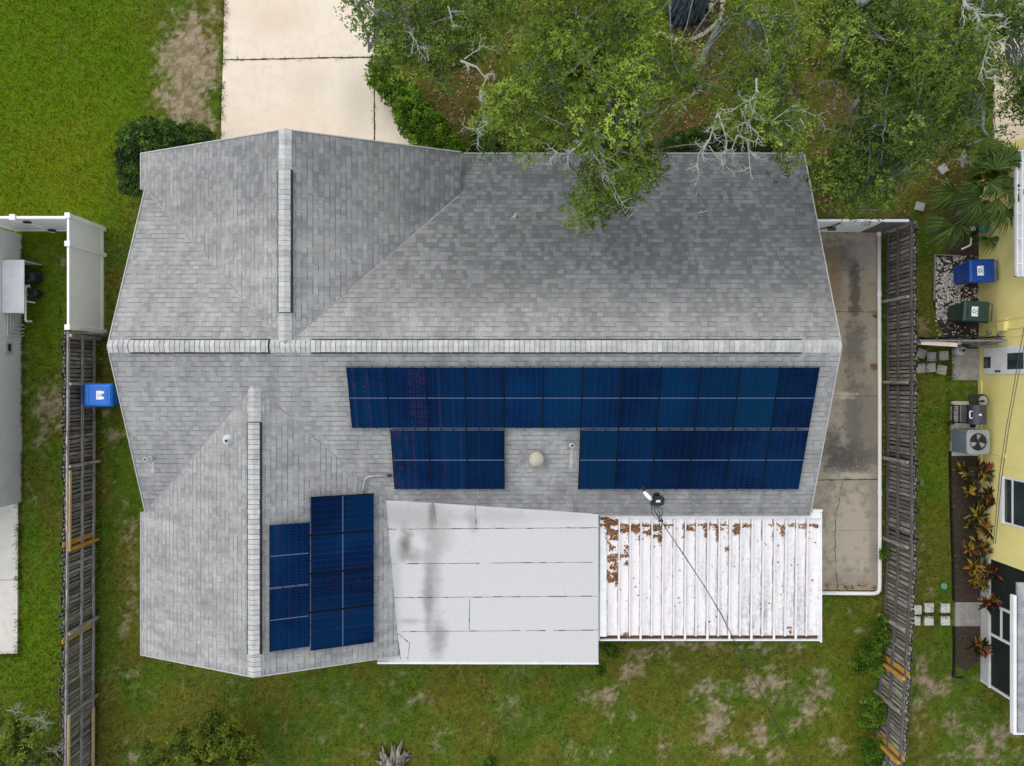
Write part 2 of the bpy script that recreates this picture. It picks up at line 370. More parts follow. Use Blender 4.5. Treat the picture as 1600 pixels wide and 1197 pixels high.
def membrane_mat():
    t = NT('white_roof_membrane'); t.set(0.55, 0, 0.35); pos = t.worldpos(); x, y, z = t.sep(pos)[:3]
    mid = t.noise(pos, 1.1, 5, 0.6); fine = t.noise(pos, 18, 4, 0.6)
    soft = t.noise(pos, 0.8, 3, 0.5); sm5 = t.noise(pos, 6.0, 5, 0.65)
    c = t.mix(t.ramp(fine, 0.45, 0.8), (0.56, 0.56, 0.555), (0.50, 0.50, 0.495))
    def blob(px, py, rx, ry, amt, colr, nz=1.3):
        nonlocal c
        p = P(px, py, 2.8); k = (H - 2.8) / F
        dx = t.math('DIVIDE', t.math('SUBTRACT', x, p.x), rx * k); dy = t.math('DIVIDE', t.math('SUBTRACT', y, p.y), ry * k)
        d = t.math('SQRT', t.math('ADD', t.math('MULTIPLY', dx, dx), t.math('MULTIPLY', dy, dy)))
        d = t.math('ADD', d, t.math('MULTIPLY', t.math('SUBTRACT', mid, 0.5), nz * 1.3)); d = t.math('ADD', d, t.math('MULTIPLY', t.math('SUBTRACT', sm5, 0.5), 0.6))
        c = t.mix(t.math('MULTIPLY', t.ramp(d, 1.15, 0.1), amt), c, colr)
    g1 = (0.22, 0.215, 0.205)
    blob(660, 805, 100, 29, 1.00, (0.40, 0.40, 0.39)); blob(770, 805, 100, 20, 0.81, (0.42, 0.42, 0.41))
    blob(676, 805, 8, 31, 1.00, (0.17, 0.16, 0.155)); blob(633, 850, 14, 29, 1.00, (0.19, 0.175, 0.165)); blob(645, 868, 29, 15, 0.68, g1)
    blob(676, 900, 19, 123, 0.81, (0.33, 0.33, 0.32), 1.0); blob(670, 940, 10, 89, 0.68, g1, 1.0); blob(685, 990, 19, 47, 0.88, (0.27, 0.27, 0.27)); blob(690, 840, 29, 33, 0.54, (0.35, 0.34, 0.33))
    blob(740, 812, 15, 29, 0.68, (0.30, 0.29, 0.28)); blob(640, 970, 26, 7, 0.61, (0.3, 0.3, 0.3)); blob(618, 930, 13, 123, 0.68, (0.42, 0.42, 0.41)); blob(880, 806, 67, 13, 0.47, (0.45, 0.45, 0.44))
    t.base(c); t.bump(soft, 0.3, 0.03); return t.m
M['membrane'] = membrane_mat()

def pan_mat():
    t = NT('white_metal_pan'); t.set(0.4, 0.0, 0.45); pos = t.worldpos(); x, y, z = t.sep(pos)[:3]
    st = t.noise(t.comb(t.math('MULTIPLY', x, 5.0), t.math('MULTIPLY', y, 0.55)), 1.0, 5, 0.65); f = t.noise(pos, 9, 4, 0.65)
    east = t.ramp(x, 2.5, 6.5, 0.35, 1.0); south = t.ramp(y, -4.2, -6.6, 0.45, 1.0)
    a = t.math('MULTIPLY', t.math('MULTIPLY', t.ramp(t.math('ADD', t.math('MULTIPLY', st, 0.65), t.math('MULTIPLY', f, 0.35)), 0.43, 0.68), east), south)
    c = t.mix(t.math('MULTIPLY', a, 0.72), (0.82, 0.78, 0.77), (0.22, 0.22, 0.21)); t.base(c); return t.m
M['pan'] = pan_mat()

def solar_mat():
    t = NT('solar_cells'); t.set(0.3, 0.0, 0.04)
    tc = t.n('TexCoord'); u, v, _ = t.sep(tc.outputs['UV'])[:3]      # u across 0..1, v along 0..1
    oi = t.n('ObjectInfo'); rnd = oi.outputs['Random']
    cu = t.math('MULTIPLY', u, 6.0); cv = t.math('MULTIPLY', v, 20.0)
    fu = t.math('FRACT', cu); fv = t.math('FRACT', cv)
    iu = t.math('FLOOR', cu); iv = t.math('FLOOR', cv)
    wn_ = t.n('TexWhiteNoise'); wn_.noise_dimensions = '3D'; t.l(t.comb(iu, iv, t.math('MULTIPLY', rnd, 97.0)), wn_.inputs['Vector'])
    pn = t.n('TexWhiteNoise'); pn.noise_dimensions = '1D'; t.l(t.math('MULTIPLY', rnd, 31.0), pn.inputs['W'])
    c = t.mix(t.math('MULTIPLY', wn_.outputs['Value'], 0.35), (0.0006, 0.0075, 0.038), (0.0010, 0.013, 0.056))
    pos = t.worldpos(); soft = t.noise(pos, 0.5, 3, 0.5)
    c = t.mix(t.math('MULTIPLY', t.ramp(soft, 0.40, 0.60), 0.7), c, (0.0005, 0.021, 0.072))
    # dim grid and busbars, some cells catching a reddish or pale tint
    grid = t.math('MAXIMUM', t.ramp(t.math('ABSOLUTE', t.math('SUBTRACT', fu, 0.5)), 0.46, 0.49), t.ramp(t.math('ABSOLUTE', t.math('SUBTRACT', fv, 0.5)), 0.44, 0.49))
    c = t.mix(t.math('MULTIPLY', grid, 0.8), c, (0.011, 0.034, 0.10))
    bus = t.ramp(t.math('ABSOLUTE', t.math('SUBTRACT', t.math('FRACT', t.math('MULTIPLY', fu, 3.0)), 0.5)), 0.22, 0.05)
    xx = t.sep(pos)[0]
    west = t.math('MULTIPLY', t.ramp(xx, 0.5, -4.5, 0.16, 1.0), t.ramp(t.sep(pos)[1], -4.2, -3.4, 0.25, 1.0))
    colp = t.n('TexWhiteNoise'); colp.noise_dimensions = '2D'; t.l(t.comb(t.math('FLOOR', t.math('MULTIPLY', u, 11.0)), t.math('MULTIPLY', rnd, 53.0)), colp.inputs['Vector'])
    rown = t.n('TexWhiteNoise'); rown.noise_dimensions = '3D'; t.l(t.comb(t.math('FLOOR', t.math('MULTIPLY', u, 11.0)), t.math('FLOOR', t.math('MULTIPLY', v, 24.0)), t.math('MULTIPLY', rnd, 41.0)), rown.inputs['Vector'])
    cmid = t.ramp(t.math('ABSOLUTE', t.math('SUBTRACT', t.math('FRACT', t.math('MULTIPLY', u, 11.0)), 0.5)), 0.5, 0.25)
    dash = t.math('MULTIPLY', t.math('MULTIPLY', cmid, t.ramp(colp.outputs['Value'], 0.62, 0.85)), t.math('MULTIPLY', west, t.ramp(rown.outputs['Value'], 0.1, 0.9, 0.35, 1.0)))
    tint = t.mix(t.ramp(rown.outputs['Value'], 0.55, 0.7), (0.012, 0.045, 0.085), (0.06, 0.020, 0.062))
    c = t.mix(t.math('MULTIPLY', dash, 0.50), c, tint)
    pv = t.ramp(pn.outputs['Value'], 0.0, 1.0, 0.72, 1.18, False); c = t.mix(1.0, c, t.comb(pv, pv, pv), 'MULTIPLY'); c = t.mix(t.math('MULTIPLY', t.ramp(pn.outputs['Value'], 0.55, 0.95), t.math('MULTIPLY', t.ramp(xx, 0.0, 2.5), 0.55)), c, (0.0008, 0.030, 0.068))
    midl = t.ramp(t.math('ABSOLUTE', t.math('SUBTRACT', v, 0.5)), 0.010, 0.005)
    c = t.mix(midl, c, (0.095, 0.13, 0.215))
    t.base(c); return t.m
M['solar'] = solar_mat()
M['frame_black'] = plain('black_anodised', (0.004, 0.009, 0.016), None, 8, 0.6, 0.0, 0.08)
M['frame_light'] = plain('pale_anodised', (0.105, 0.14, 0.21), (0.08, 0.11, 0.175), 8, 0.4, 0.3)

# ------------------------------------------------------------ ground
def ell(px, py, cx, cy, rx, ry): return np.clip(1 - np.sqrt(((px - cx) / rx) ** 2 + ((py - cy) / ry) ** 2), 0, 1)
DIRT = [(295, 90, 62, 95, 2.3), (288, 165, 62, 55, 2.2), (250, 45, 20, 20, .7), (335, 30, 22, 60, 1.1), (330, 190, 30, 40, 1.0), (340, 110, 14, 100, .9),
        (50, 450, 12, 40, 1.6), (72, 640, 34, 50, 1.5), (60, 690, 24, 40, 1.1), (50, 760, 18, 24, .9), (40, 560, 14, 60, .8), (100, 620, 14, 40, .6), (60, 390, 40, 26, .9), (95, 405, 16, 30, .9), (45, 375, 12, 24, .8),
        (175, 680, 20, 26, 1.2), (168, 640, 12, 30, .9), (203, 830, 20, 70, 1.0), (205, 930, 20, 80, 1.3), (195, 975, 25, 30, 1.1),
        (190, 1060, 36, 24, .8), (185, 1090, 30, 24, .8), (275, 1070, 30, 18, .7), (345, 1070, 40, 14, .6), (205, 1180, 22, 28, 1.0), (200, 1140, 26, 18, .7), (430, 1130, 40, 24, .7), (400, 1100, 50, 12, .5),
        (570, 1180, 40, 20, 1.0), (660, 1090, 34, 20, .9), (685, 1150, 34, 24, .9), (720, 1050, 26, 14, .7), (745, 1110, 30, 14, .7), (800, 1095, 24, 10, .7), (760, 1140, 20, 14, .6), (540, 1070, 16, 16, .6),
        (985, 1045, 22, 28, 1.2), (1000, 1020, 40, 18, 1.0), (950, 1090, 36, 22, 1.0), (955, 1122, 20, 12, .9), (1060, 1050, 20, 20, .9), (990, 1122, 16, 12, .9), (1100, 1080, 30, 22, 1.0), (1125, 1125, 26, 36, 1.3), (1105, 1150, 26, 20, 1.1), (1150, 1175, 40, 16, 1.0),
        (1170, 1075, 26, 22, 1.1), (1185, 1145, 28, 30, 1.2), (1205, 1060, 24, 30, 1.0), (1090, 1008, 90, 12, 1.0), (1210, 1010, 40, 14, .9), (1290, 1080, 26, 40, .9), (1270, 1110, 34, 26, 1.0), (1250, 1130, 18, 14, .8), (1310, 1170, 30, 24, .9), (1220, 1180, 24, 20, 1.0), (1350, 985, 22, 14, .9), (1320, 960, 30, 16, .6), (1330, 935, 40, 8, .6),
        (905, 1170, 20, 20, .6), (1040, 1170, 24, 20, .7), (1035, 1180, 30, 10, .7), (895, 1150, 10, 12, .8), (1115, 1012, 16, 12, .8),
        (1445, 510, 16, 46, 1.2), (1442, 850, 10, 90, .7), (1448, 900, 18, 34, 1.0), (1470, 940, 10, 30, .9), (1445, 1055, 20, 40, 1.0), (1460, 1075, 24, 26, 1.1), (1435, 1120, 14, 40, .9), (1480, 1130, 40, 30, .7), (1560, 1150, 40, 30, .9), (1530, 1180, 40, 20, .9), (1590, 1130, 20, 50, .8), (1480, 1185, 40, 16, .7), (1440, 1185, 20, 30, .7), (1452, 960, 12, 40, .7)]
BROWN = [(700, 170, 60, 80, 1.4), (735, 120, 60, 60, 1.0), (650, 30, 80, 40, .4), (860, 190, 110, 60, .6), (1060, 190, 60, 60, 1.1), (1090, 100, 40, 80, 1.1), (1240, 110, 50, 60, 1.0), (1300, 160, 50, 50, 1.2), (1270, 210, 50, 40, .7), (1460, 240, 44, 60, 1.6), (1480, 300, 50, 50, 1.3), (1300, 320, 50, 30, 1.3), (1400, 230, 50, 50, .8), (1400, 90, 60, 90, .7), (1450, 320, 26, 40, 1.0), (800, 60, 60, 60, .6), (810, 240, 120, 14, .9), (1000, 235, 90, 16, 1.0), (1150, 100, 60, 90, .8), (880, 30, 30, 30, .8), (1515, 300, 60, 80, 1.2), (195, 625, 26, 26, .9), (1380, 30, 180, 60, .5), (1300, 250, 40, 60, .8), (1380, 330, 60, 30, .5)]
YELLOW = [(90, 260, 170, 170, 1.0), (60, 330, 140, 60, 1.1), (150, 290, 80, 80, .5)]
BRIGHT = [(90, 120, 190, 260, 1.5), (60, 300, 170, 120, 1.3), (65, 480, 60, 120, .5), (50, 1000, 80, 220, .55), (1340, 1050, 90, 200, .2), (1460, 700, 50, 170, .3)]
def ground_masks(X, Y):
    px = CX + X * F / H; py = CY - Y * F / H
    inside = (py > 235) | (px < 540)
    n1 = fbm(X * 0.9, Y * 0.9, 3); n2 = fbm(X * 3.1, Y * 3.1, 9); n3 = fbm(X * 9.0, Y * 9.0, 21, 3)
    d = np.zeros_like(X); b = np.zeros_like(X); y = np.zeros_like(X); g = np.zeros_like(X)
    for cx, cy, rx, ry, a in DIRT:
        if cx > 900 and cy > 985: a = a * 1.35; rx = rx * 1.15; ry = ry * 1.15
        d = np.maximum(d, a * ell(px, py, cx, cy, rx * 1.25, ry * 1.25))
    for cx, cy, rx, ry, a in BROWN: b = np.maximum(b, a * ell(px, py, cx, cy, rx * 1.3, ry * 1.3))
    for cx, cy, rx, ry, a in YELLOW: y = np.maximum(y, a * ell(px, py, cx, cy, rx, ry))
    for cx, cy, rx, ry, a in BRIGHT: g = np.maximum(g, a * ell(px, py, cx, cy, rx, ry))
    bright = np.clip(g * 1.6, 0, 1)
    back = sstep(980, 1060, py) * sstep(150, 200, px)             # worn back yard
    n4 = fbm(X * 20., Y * 20., 31, 2)
    d = d * .85 + (n1 - 0.5) * 0.8 * (0.5 + back * 0.6) + (n2 - 0.5) * 1.5 + (n3 - 0.5) * 1.1 + (n4 - .5) * .7
    dirt = sstep(0.42, 1.30, d * (1 - 0.75 * bright * (px < 225)))
    worn = sstep(0.55, 0.8, n1 * 0.5 + n2 * 0.5 + 0.04) * 0.3 * back
    dirt = np.maximum(dirt, worn * 0.7)
    brown = sstep(0.12, 0.75, b + (n2 - 0.5) * 0.9 + (n1 - 0.5) * 0.5)
    yel = np.clip(y * 0.9 + (n1 - 0.5) * 0.5, 0, 1)
    return dirt, brown, np.clip(bright, 0, 1), yel, n1, n2, n3
def lawn_colour(dirt, brown, bright, yel, n1, n2, n3):
    L = lambda a, b, f: np.array(a) * (1 - f[..., None]) + np.array(b) * f[..., None]
    gr = L((0.100, 0.105, 0.014), (0.066, 0.112, 0.009), sstep(.35, .65, n1))
    gr = gr * (1 - bright[..., None]) + L((0.088, 0.155, 0.004), (0.140, 0.170, 0.005), np.clip(yel * 0.8 + (n2 - .5) * .8, 0, 1)) * bright[..., None]
    gr = gr * (1 + (n3[..., None] - .5) * (0.8 - .45 * bright[..., None])) * (1 + (n2[..., None] - .5) * .3)
    br = L((0.075, 0.075, 0.012), (0.13, 0.08, 0.035), sstep(.3, .7, n3))
    di = L((0.22, 0.165, 0.095), (0.37, 0.295, 0.205), sstep(.3, .7, n3))
    gr = gr * (1.15 + .14 * (1 - bright[..., None]))
    c = gr * (1 - brown[..., None] * .85) + br * brown[..., None] * .85
    c = c * (1 - dirt[..., None] * .92) + di * dirt[..., None] * .92
    return c
def build_ground():
    x0, x1, y0, y1, st = -19.0, 19.0, -14.5, 14.5, 0.085
    xs = np.arange(x0, x1 + st / 2, st); ys = np.arange(y0, y1 + st / 2, st)
    XX, YY = np.meshgrid(xs, ys); ny, nx = XX.shape
    Z = 0.03 * (fbm(XX * .5, YY * .5, 5) - 0.5) + 0.012 * (fbm(XX * 4, YY * 4, 6, 2) - .5) - 0.045
    Z[0, :] = Z[-1, :] = -0.045; Z[:, 0] = Z[:, -1] = -0.045
    C = lawn_colour(*ground_masks(XX, YY))
    V = np.stack([XX, YY, Z], -1).reshape(-1, 3); C = C.reshape(-1, 3)
    idx = np.arange(nx * ny).reshape(ny, nx)
    q = np.stack([idx[:-1, :-1], idx[:-1, 1:], idx[1:, 1:], idx[1:, :-1]], -1).reshape(-1, 4)
    B = 600.0; n0 = len(V)
    ex = np.array([(-B, -B, -.045), (B, -B, -.045), (B, B, -.045), (-B, B, -.045)])
    cn = [idx[0, 0], idx[0, -1], idx[-1, -1], idx[-1, 0]]
    inn = np.array([(x0, y0, -.045), (xs[-1], y0, -.045), (xs[-1], ys[-1], -.045), (x0, ys[-1], -.045)])
    V = np.vstack([V, ex, inn]); C = np.vstack([C, np.tile([[.085, .105, .014]], (8, 1))])
    faces = [tuple(f) for f in q]
    for s in range(4):
        j = (s + 1) % 4; faces.append((n0 + s, n0 + j, n0 + 4 + j, n0 + 4 + s))
    me = bpy.data.meshes.new('ground'); me.from_pydata(V.tolist(), [], faces)
    at = me.color_attributes.new('col', 'FLOAT_COLOR', 'POINT'); c4 = np.ones((len(V), 4), np.float32); c4[:, :3] = C; at.data.foreach_set('color', c4.ravel())
    t = NT('lawn_soil'); t.set(1.0, 0, 0.1); pos = t.worldpos(); f1 = t.noise(pos, 55, 3, 0.75); f2 = t.noise(pos, 14, 3, 0.6)
    f3 = t.noise(pos, 27, 2, 0.6); g = t.math('MAXIMUM', 0.12, t.math('ADD', -0.55, t.math('ADD', t.math('MULTIPLY', f1, 1.0), t.math('ADD', t.math('MULTIPLY', f2, 0.9), t.math('MULTIPLY', f3, 1.2)))))
    t.base(t.mix(1.0, t.attr(), t.comb(g, g, g), 'MULTIPLY')); t.bump(f1, 0.9, 0.03)
    me.materials.append(t.m); o = bpy.data.objects.new('ground', me); col.objects.link(o); o['kind'] = 'structure'
build_ground()

def sheet(name, poly_px, z, mat, thick=0.12, kind='structure'):
    mb = MB(); mb.prism([P(x, y, 0) for x, y in poly_px][::-1], z - thick, z); o = obj(name, mb, mat); o['kind'] = kind; return o
def joint(mb, pts_px, z, wd=0.035, jit=0.006):
    pts = [P(x, y, 0) for x, y in pts_px]
    for a, b in zip(pts[:-1], pts[1:]):
        n = max(2, int((b - a).length / 0.15)); d = (b - a) / n; nr = Vector((-d.y, d.x, 0)).normalized()
        prev = None
        for i in range(n + 1):
            p = a + d * i + nr * random.uniform(-jit, jit); ww = wd * random.uniform(0.5, 1.3) / 2
            cur = (p - nr * ww, p + nr * ww)
            if prev: mb.face([(prev[0].x, prev[0].y, z), (cur[0].x, cur[0].y, z), (cur[1].x, cur[1].y, z), (prev[1].x, prev[1].y, z)])
            prev = cur
sheet('driveway', [(352, -60), (349, 90), (347, 150), (344, 300), (680, 300), (640, 222), (612, 165), (588, 112), (583, 60), (585, 0), (590, -60)], 0.02, M['drive'])
mb = MB(); joint(mb, [(349, 94), (420, 93), (500, 91), (585, 90)], 0.024, 0.05); joint(mb, [(585, 110), (585.5, 225)], 0.024, 0.04); o = obj('driveway_joint', mb, M['joint']); o['kind'] = 'structure'
sheet('side_slab', [(1180, 358), (1373, 358), (1373, 922), (1180, 922)], 0.02, M['slab'])
mb = MB(); joint(mb, [(1300, 487), (1372, 488)], 0.024, 0.02); joint(mb, [(1290, 618), (1372, 619)], 0.024, 0.02); joint(mb, [(1270, 750), (1372, 749)], 0.024, 0.03)
joint(mb, [(1316, 752), (1312, 778), (1305, 800), (1304, 860), (1308, 920)], 0.024, 0.018, 0.02); joint(mb, [(1305, 829), (1372, 828)], 0.024, 0.008)
o = obj('slab_joint', mb, M['joint']); o['kind'] = 'structure'
sheet('neighbour_driveway', [(1556, -40), (1552, 238), (1700, 238), (1700, -40)], 0.02, M['nb_drive'])
mb = MB(); joint(mb, [(1556, 93), (1620, 94)], 0.024, 0.03); o = obj('neighbour_driveway_joint', mb, M['joint']); o['kind'] = 'structure'
sheet('side_path', [(-90, 780), (29, 780), (28, 1021), (-90, 1022)], 0.03, M['path'])
mb = MB(); joint(mb, [(-20, 906), (29, 906)], 0.034, 0.015); o = obj('path_joint', mb, M['joint']); o['kind'] = 'structure'
sheet('mulch_bed', [(1486, 705), (1535, 705), (1535, 942), (1490, 942)], 0.004, M['dirt_dark'])
sheet('mulch_patch', [(1490, 978), (1533, 978), (1533, 1030), (1510, 1048), (1490, 1040)], 0.004, M['dirt_dark'])
sheet('gravel_bed', [(1460, 398), (1531, 398), (1531, 532), (1482, 532), (1468, 505), (1460, 480)], 0.004, M['dirt_dark'])
sheet('palm_bed', [(1490, 300), (1531, 300), (1531, 400), (1480, 400)], 0.002, M['dirt_dark'])

# ------------------------------------------------------------ the house
SL = 0.41
RZ, RY, RW, RE = 4.70, 0.947, -10.41, 8.48           # main ridge
FX = -5.85                                           # front wing ridge x
SZ, SX = 4.29, -6.79                                 # rear wing ridge
zN = lambda x, y: RZ - SL * (y - RY)
zS = lambda x, y: RZ - SL * (RY - y)
zFW = lambda x, y: RZ - SL * (FX - x)
zFE = lambda x, y: RZ - SL * (x - FX)
zSW = lambda x, y: SZ - SL * (SX - x)
zSE = lambda x, y: SZ - SL * (x - SX)
PL_S = (RZ - SL * RY, 0.0, SL)                       # plane z = a + bx + cy
PL_SE = (SZ + SL * SX, -SL, 0.0); PL_SW = (SZ - SL * SX, SL, 0.0); PL_N = (RZ + SL * RY, 0.0, -SL)
house = thing('house', 'large grey shingled house with crossing gabled roofs and solar panels', 'house', (-1, 0, 0))
roof_mb = MB(); LEN = math.sqrt(1 + SL * SL)
def plane(poly, zf, axis, o0):
    top = [(x, y, zf(x, y)) for x, y in poly]
    def uv(p):
        if axis == 'y': return (p[0], abs(p[1] - o0) * LEN)
        return (p[1] + 40.0, abs(p[0] - o0) * LEN)
    A = sum(poly[i][0] * poly[(i + 1) % len(poly)][1] - poly[(i + 1) % len(poly)][0] * poly[i][1] for i in range(len(poly)))
    if A < 0: poly = poly[::-1]; top = top[::-1]
    roof_mb.face(top, uv=[uv(p) for p in top])
    n = len(top); T = 0.13
    for i in range(n):
        a, b = top[i], top[(i + 1) % n]
        roof_mb.face([(b[0], b[1], b[2] - 0.004), (a[0], a[1], a[2] - 0.004), (a[0], a[1], a[2] - T), (b[0], b[1], b[2] - T)], m=1)
    roof_mb.face([(p[0], p[1], p[2] - T) for p in top[::-1]], m=1)
FNY, SSY = 6.53, -7.74
plane([(RW, RY), (FX, RY), (RW, RY + FX - RW)], zN, 'y', RY)
plane([(FX, RY), (RE, RY), (RE, 6.67), (-1.6, 6.67), (-1.6, RY + 4.25)], zN, 'y', RY)
plane([(FX, RY), (FX, FNY), (-10.56, FNY), (-10.56, RY + FX - RW), (RW, RY + FX - RW)], zFW, 'x', FX)
plane([(FX, RY), (-1.445, RY + 4.405), (-1.445, FNY), (FX, FNY)], zFE, 'x', FX)
s0 = (SX, -0.053)
plane([(RW, RY), (RW, -3.673), s0, (-3.063, -3.78), (RE, -3.78), (RE, RY)], zS, 'y', RY)
plane([s0, (SX, SSY), (-10.57, SSY), (-10.57, -3.673), (RW, -3.673)], zSW, 'x', SX)
plane([s0, (-3.063, -3.78), (-3.063, SSY), (SX, SSY)], zSE, 'x', SX)
roof = obj('roof', roof_mb, [M['shingle'], M['fascia']], house)
# pale drip edge along rakes and eaves
de = MB()
def drip(pts, wd=0.028):
    for a, b in zip(pts[:-1], pts[1:]): de.beam((a[0], a[1], a[2] + 0.004), (b[0], b[1], b[2] + 0.004), wd, 0.03)
drip([(RW, RY, RZ), (RW, 5.507, zN(0, 5.507)), ]); drip([(-10.56, 5.507, zFW(-10.56, 0)), (-10.56, FNY, zFW(-10.56, 0)), (FX, FNY, RZ), (-1.445, FNY, zFE(-1.445, 0))])
drip([(RW, RY, RZ), (RW, -3.673, zS(0, -3.673))]); drip([(-10.57, -3.673, zSW(-10.57, 0)), (-10.57, SSY, zSW(-10.57, 0)), (SX, SSY, SZ), (-3.2, SSY, zSE(-3.2, 0))])
drip([(RE, RY, RZ), (RE, 6.67, zN(0, 6.67)), (-1.4, 6.67, zN(0, 6.67))]); drip([(RE, RY, RZ), (RE, -3.78, zS(0, -3.78)), (2.5, -3.78, zS(0, -3.78))])
obj('drip_edge', de, M['fascia'], roof)
# valley flashing seams
va = MB()
for a, b in [((FX - .25, RY + .25), (RW, RY + FX - RW)), ((FX + .3, RY + .3), (-1.5, RY + 4.35))]:
    va.beam((a[0], a[1], zN(*a) + .002), (b[0], b[1], zN(*b) + .002), 0.04, 0.008)
for a, b in [(s0, (RW, -3.673)), (s0, (-3.4, -3.443))]:
    va.beam((a[0], a[1], zS(*a) + .002), (b[0], b[1], zS(*b) + .002), 0.03, 0.010)
obj('valley_seam', va, plain('valley_shingle', (0.31, 0.305, 0.295), (0.23, 0.23, 0.225), 2.5, 0.9), roof)

def ridge(axis, c0, cz, a, b, vent, parent, lip=None):
    """caps along a ridge: axis 'x' -> y=c0, 'y' -> x=c0"""
    mbv, mbc = MB(), MB()
    hw = 0.155 if vent else 0.165; lift = 0.06 if vent else 0.012
    def pt(s, t, z): return (s, c0 + t, z) if axis == 'x' else (c0 + t, s, z)
    lo, hi = min(a, b), max(a, b)
    sl = 0.30 if vent else SL
    def roofpiece(m, s0_, s1_, h, z0a, z0b, c, th):
        for sg in (1, -1):
            top = [pt(s0_, 0, cz + z0a), pt(s1_, 0, cz + z0b), pt(s1_, sg * h, cz + z0b - sl * h), pt(s0_, sg * h, cz + z0a - sl * h)]
            bot = [(p[0], p[1], p[2] - th) for p in top]
            if (sg > 0) == (axis == 'x'): top = top[::-1]; bot = bot[::-1]
            m.hexa(bot + top, c)
    if vent: roofpiece(mbv, lo, hi, hw + 0.035, lift - 0.012, lift - 0.012, (1, 1, 1), 0.09)
    else: roofpiece(mbv, lo, hi, hw - 0.02, lift - 0.012, lift - 0.012, (1, 1, 1), 0.03)
    s = lo; step = 0.131
    while s < hi - 0.03:
        e = min(s + step * random.uniform(0.96, 1.04), hi)
        tn = random.uniform(0.86, 1.12); gp = random.uniform(0.006, 0.011)
        roofpiece(mbc, s, e - gp, hw + random.uniform(-.004, .004), lift + 0.002, lift + 0.014, (tn, tn * random.uniform(.98, 1.01), tn * random.uniform(.96, 1.01)), 0.012)
        s = e
    n = 'ridge_vent' if vent else 'ridge_cap'
    o = obj(n, mbv, M['black'] if vent else plain('cap_shadow_gap', (0.17, 0.175, 0.18), None, 5, 0.95), parent)
    obj('cap_shingles', mbc, M['cap'], o)
X = lambda px, z=RZ: (px - CX) * (H - z) / F
Yp = lambda py, z=RZ: (CY - py) * (H - z) / F
ridge('x', RY, RZ, RW, X(203), False, roof); ridge('x', RY, RZ, X(203), X(420), True, roof); ridge('x', RY, RZ, X(421), X(485), False, roof)
ridge('x', RY, RZ, X(486), X(1253), True, roof); ridge('x', RY, RZ, X(1254), RE, False, roof)
ridge('y', FX, RZ, Yp(265), FNY, False, roof); ridge('y', FX, RZ, Yp(488), Yp(265), True, roof); ridge('y', FX, RZ, RY + .14, Yp(489), False, roof)
ridge('y', SX, SZ, Yp(659, SZ), s0[1] - .02, False, roof); ridge('y', SX, SZ, Yp(1022, SZ), Yp(660, SZ), True, roof); ridge('y', SX, SZ, SSY, Yp(1023, SZ), False, roof)

# flat white extension roof
def zF(x, y): return 2.787 - 0.02687 * (x - 2.456) + 0.0308 * (y + 3.72)
fl = MB()
e0 = P(590, 1034, 2.82); e1 = P(935, 1035, 2.66)
fp = [(-3.93, -3.15), (-3.93, -3.9), (-3.83, -7.62), (e0.x, e0.y), (e1.x, e1.y), (2.456, -3.70), (2.456, -3.2)]
top = [(x, y, zF(x, y)) for x, y in fp]; bot = [(x, y, zF(x, y) - 0.16) for x, y in fp]; n = len(fp)
fl.face(top); fl.face(bot[::-1], m=1)
for i in range(n): fl.face([top[i], bot[i], bot[(i + 1) % n], top[(i + 1) % n]], m=1)
flat = obj('flat_roof', fl, [M['membrane'], M['white_paint']], house)
M['sealant'] = plain('black_sealant', (0.035, 0.035, 0.04), None, 10, 0.7)
def seam(px0, py0, px1, py1, wd=0.022):
    a = ray_plane(px0, py0, 2.787 + 0.02687 * 2.456 + 0.0308 * 3.72, -0.02687, 0.0308); b = ray_plane(px1, py1, 2.787 + 0.02687 * 2.456 + 0.0308 * 3.72, -0.02687, 0.0308)
    d = (b - a); L = d.length; d.normalize(); nr = Vector((-d.y, d.x, 0)); s = 0; sm = MB()
    while s < L:
        e = min(L, s + random.uniform(0.06, 0.3)); 
        if random.random() < 0.93:
            w_ = wd * random.choice((.35, .5, .6, 1.0)); o_ = random.uniform(-.004, .004)
            p, q = a + d * s, a + d * e
            sm.face([p + nr * (o_ - w_ / 2) + Vector((0, 0, .004)), q + nr * (o_ - w_ / 2) + Vector((0, 0, .004)), q + nr * (o_ + w_ / 2) + Vector((0, 0, .004)), p + nr * (o_ + w_ / 2) + Vector((0, 0, .004))])
        s = e
    obj('membrane_seam', sm, M['sealant'], flat)
for yy, xl in ((826, 600), (880, 606), (933, 612), (986, 620)): seam(xl, yy + 1, 934, yy - 1.5)
seam(743, 790, 744, 825); seam(734, 936, 733, 984); seam(590, 781, 740, 786); seam(740, 786, 934, 803); seam(597, 785, 613, 935); seam(613, 935, 626, 1030); seam(622, 990, 640, 1005); seam(640, 1005, 637, 1030); seam(676, 786, 682, 818)
# shingled strip folding from rear wing down to the flat roof, white fascia
fc = MB(); fc.beam((e0.x, e0.y - .012, zF(e0.x, e0.y) - .02), (e1.x, e1.y - .012, zF(e1.x, e1.y) - .02), 0.05, 0.17)
obj('fascia', fc, M['white_paint'], flat)
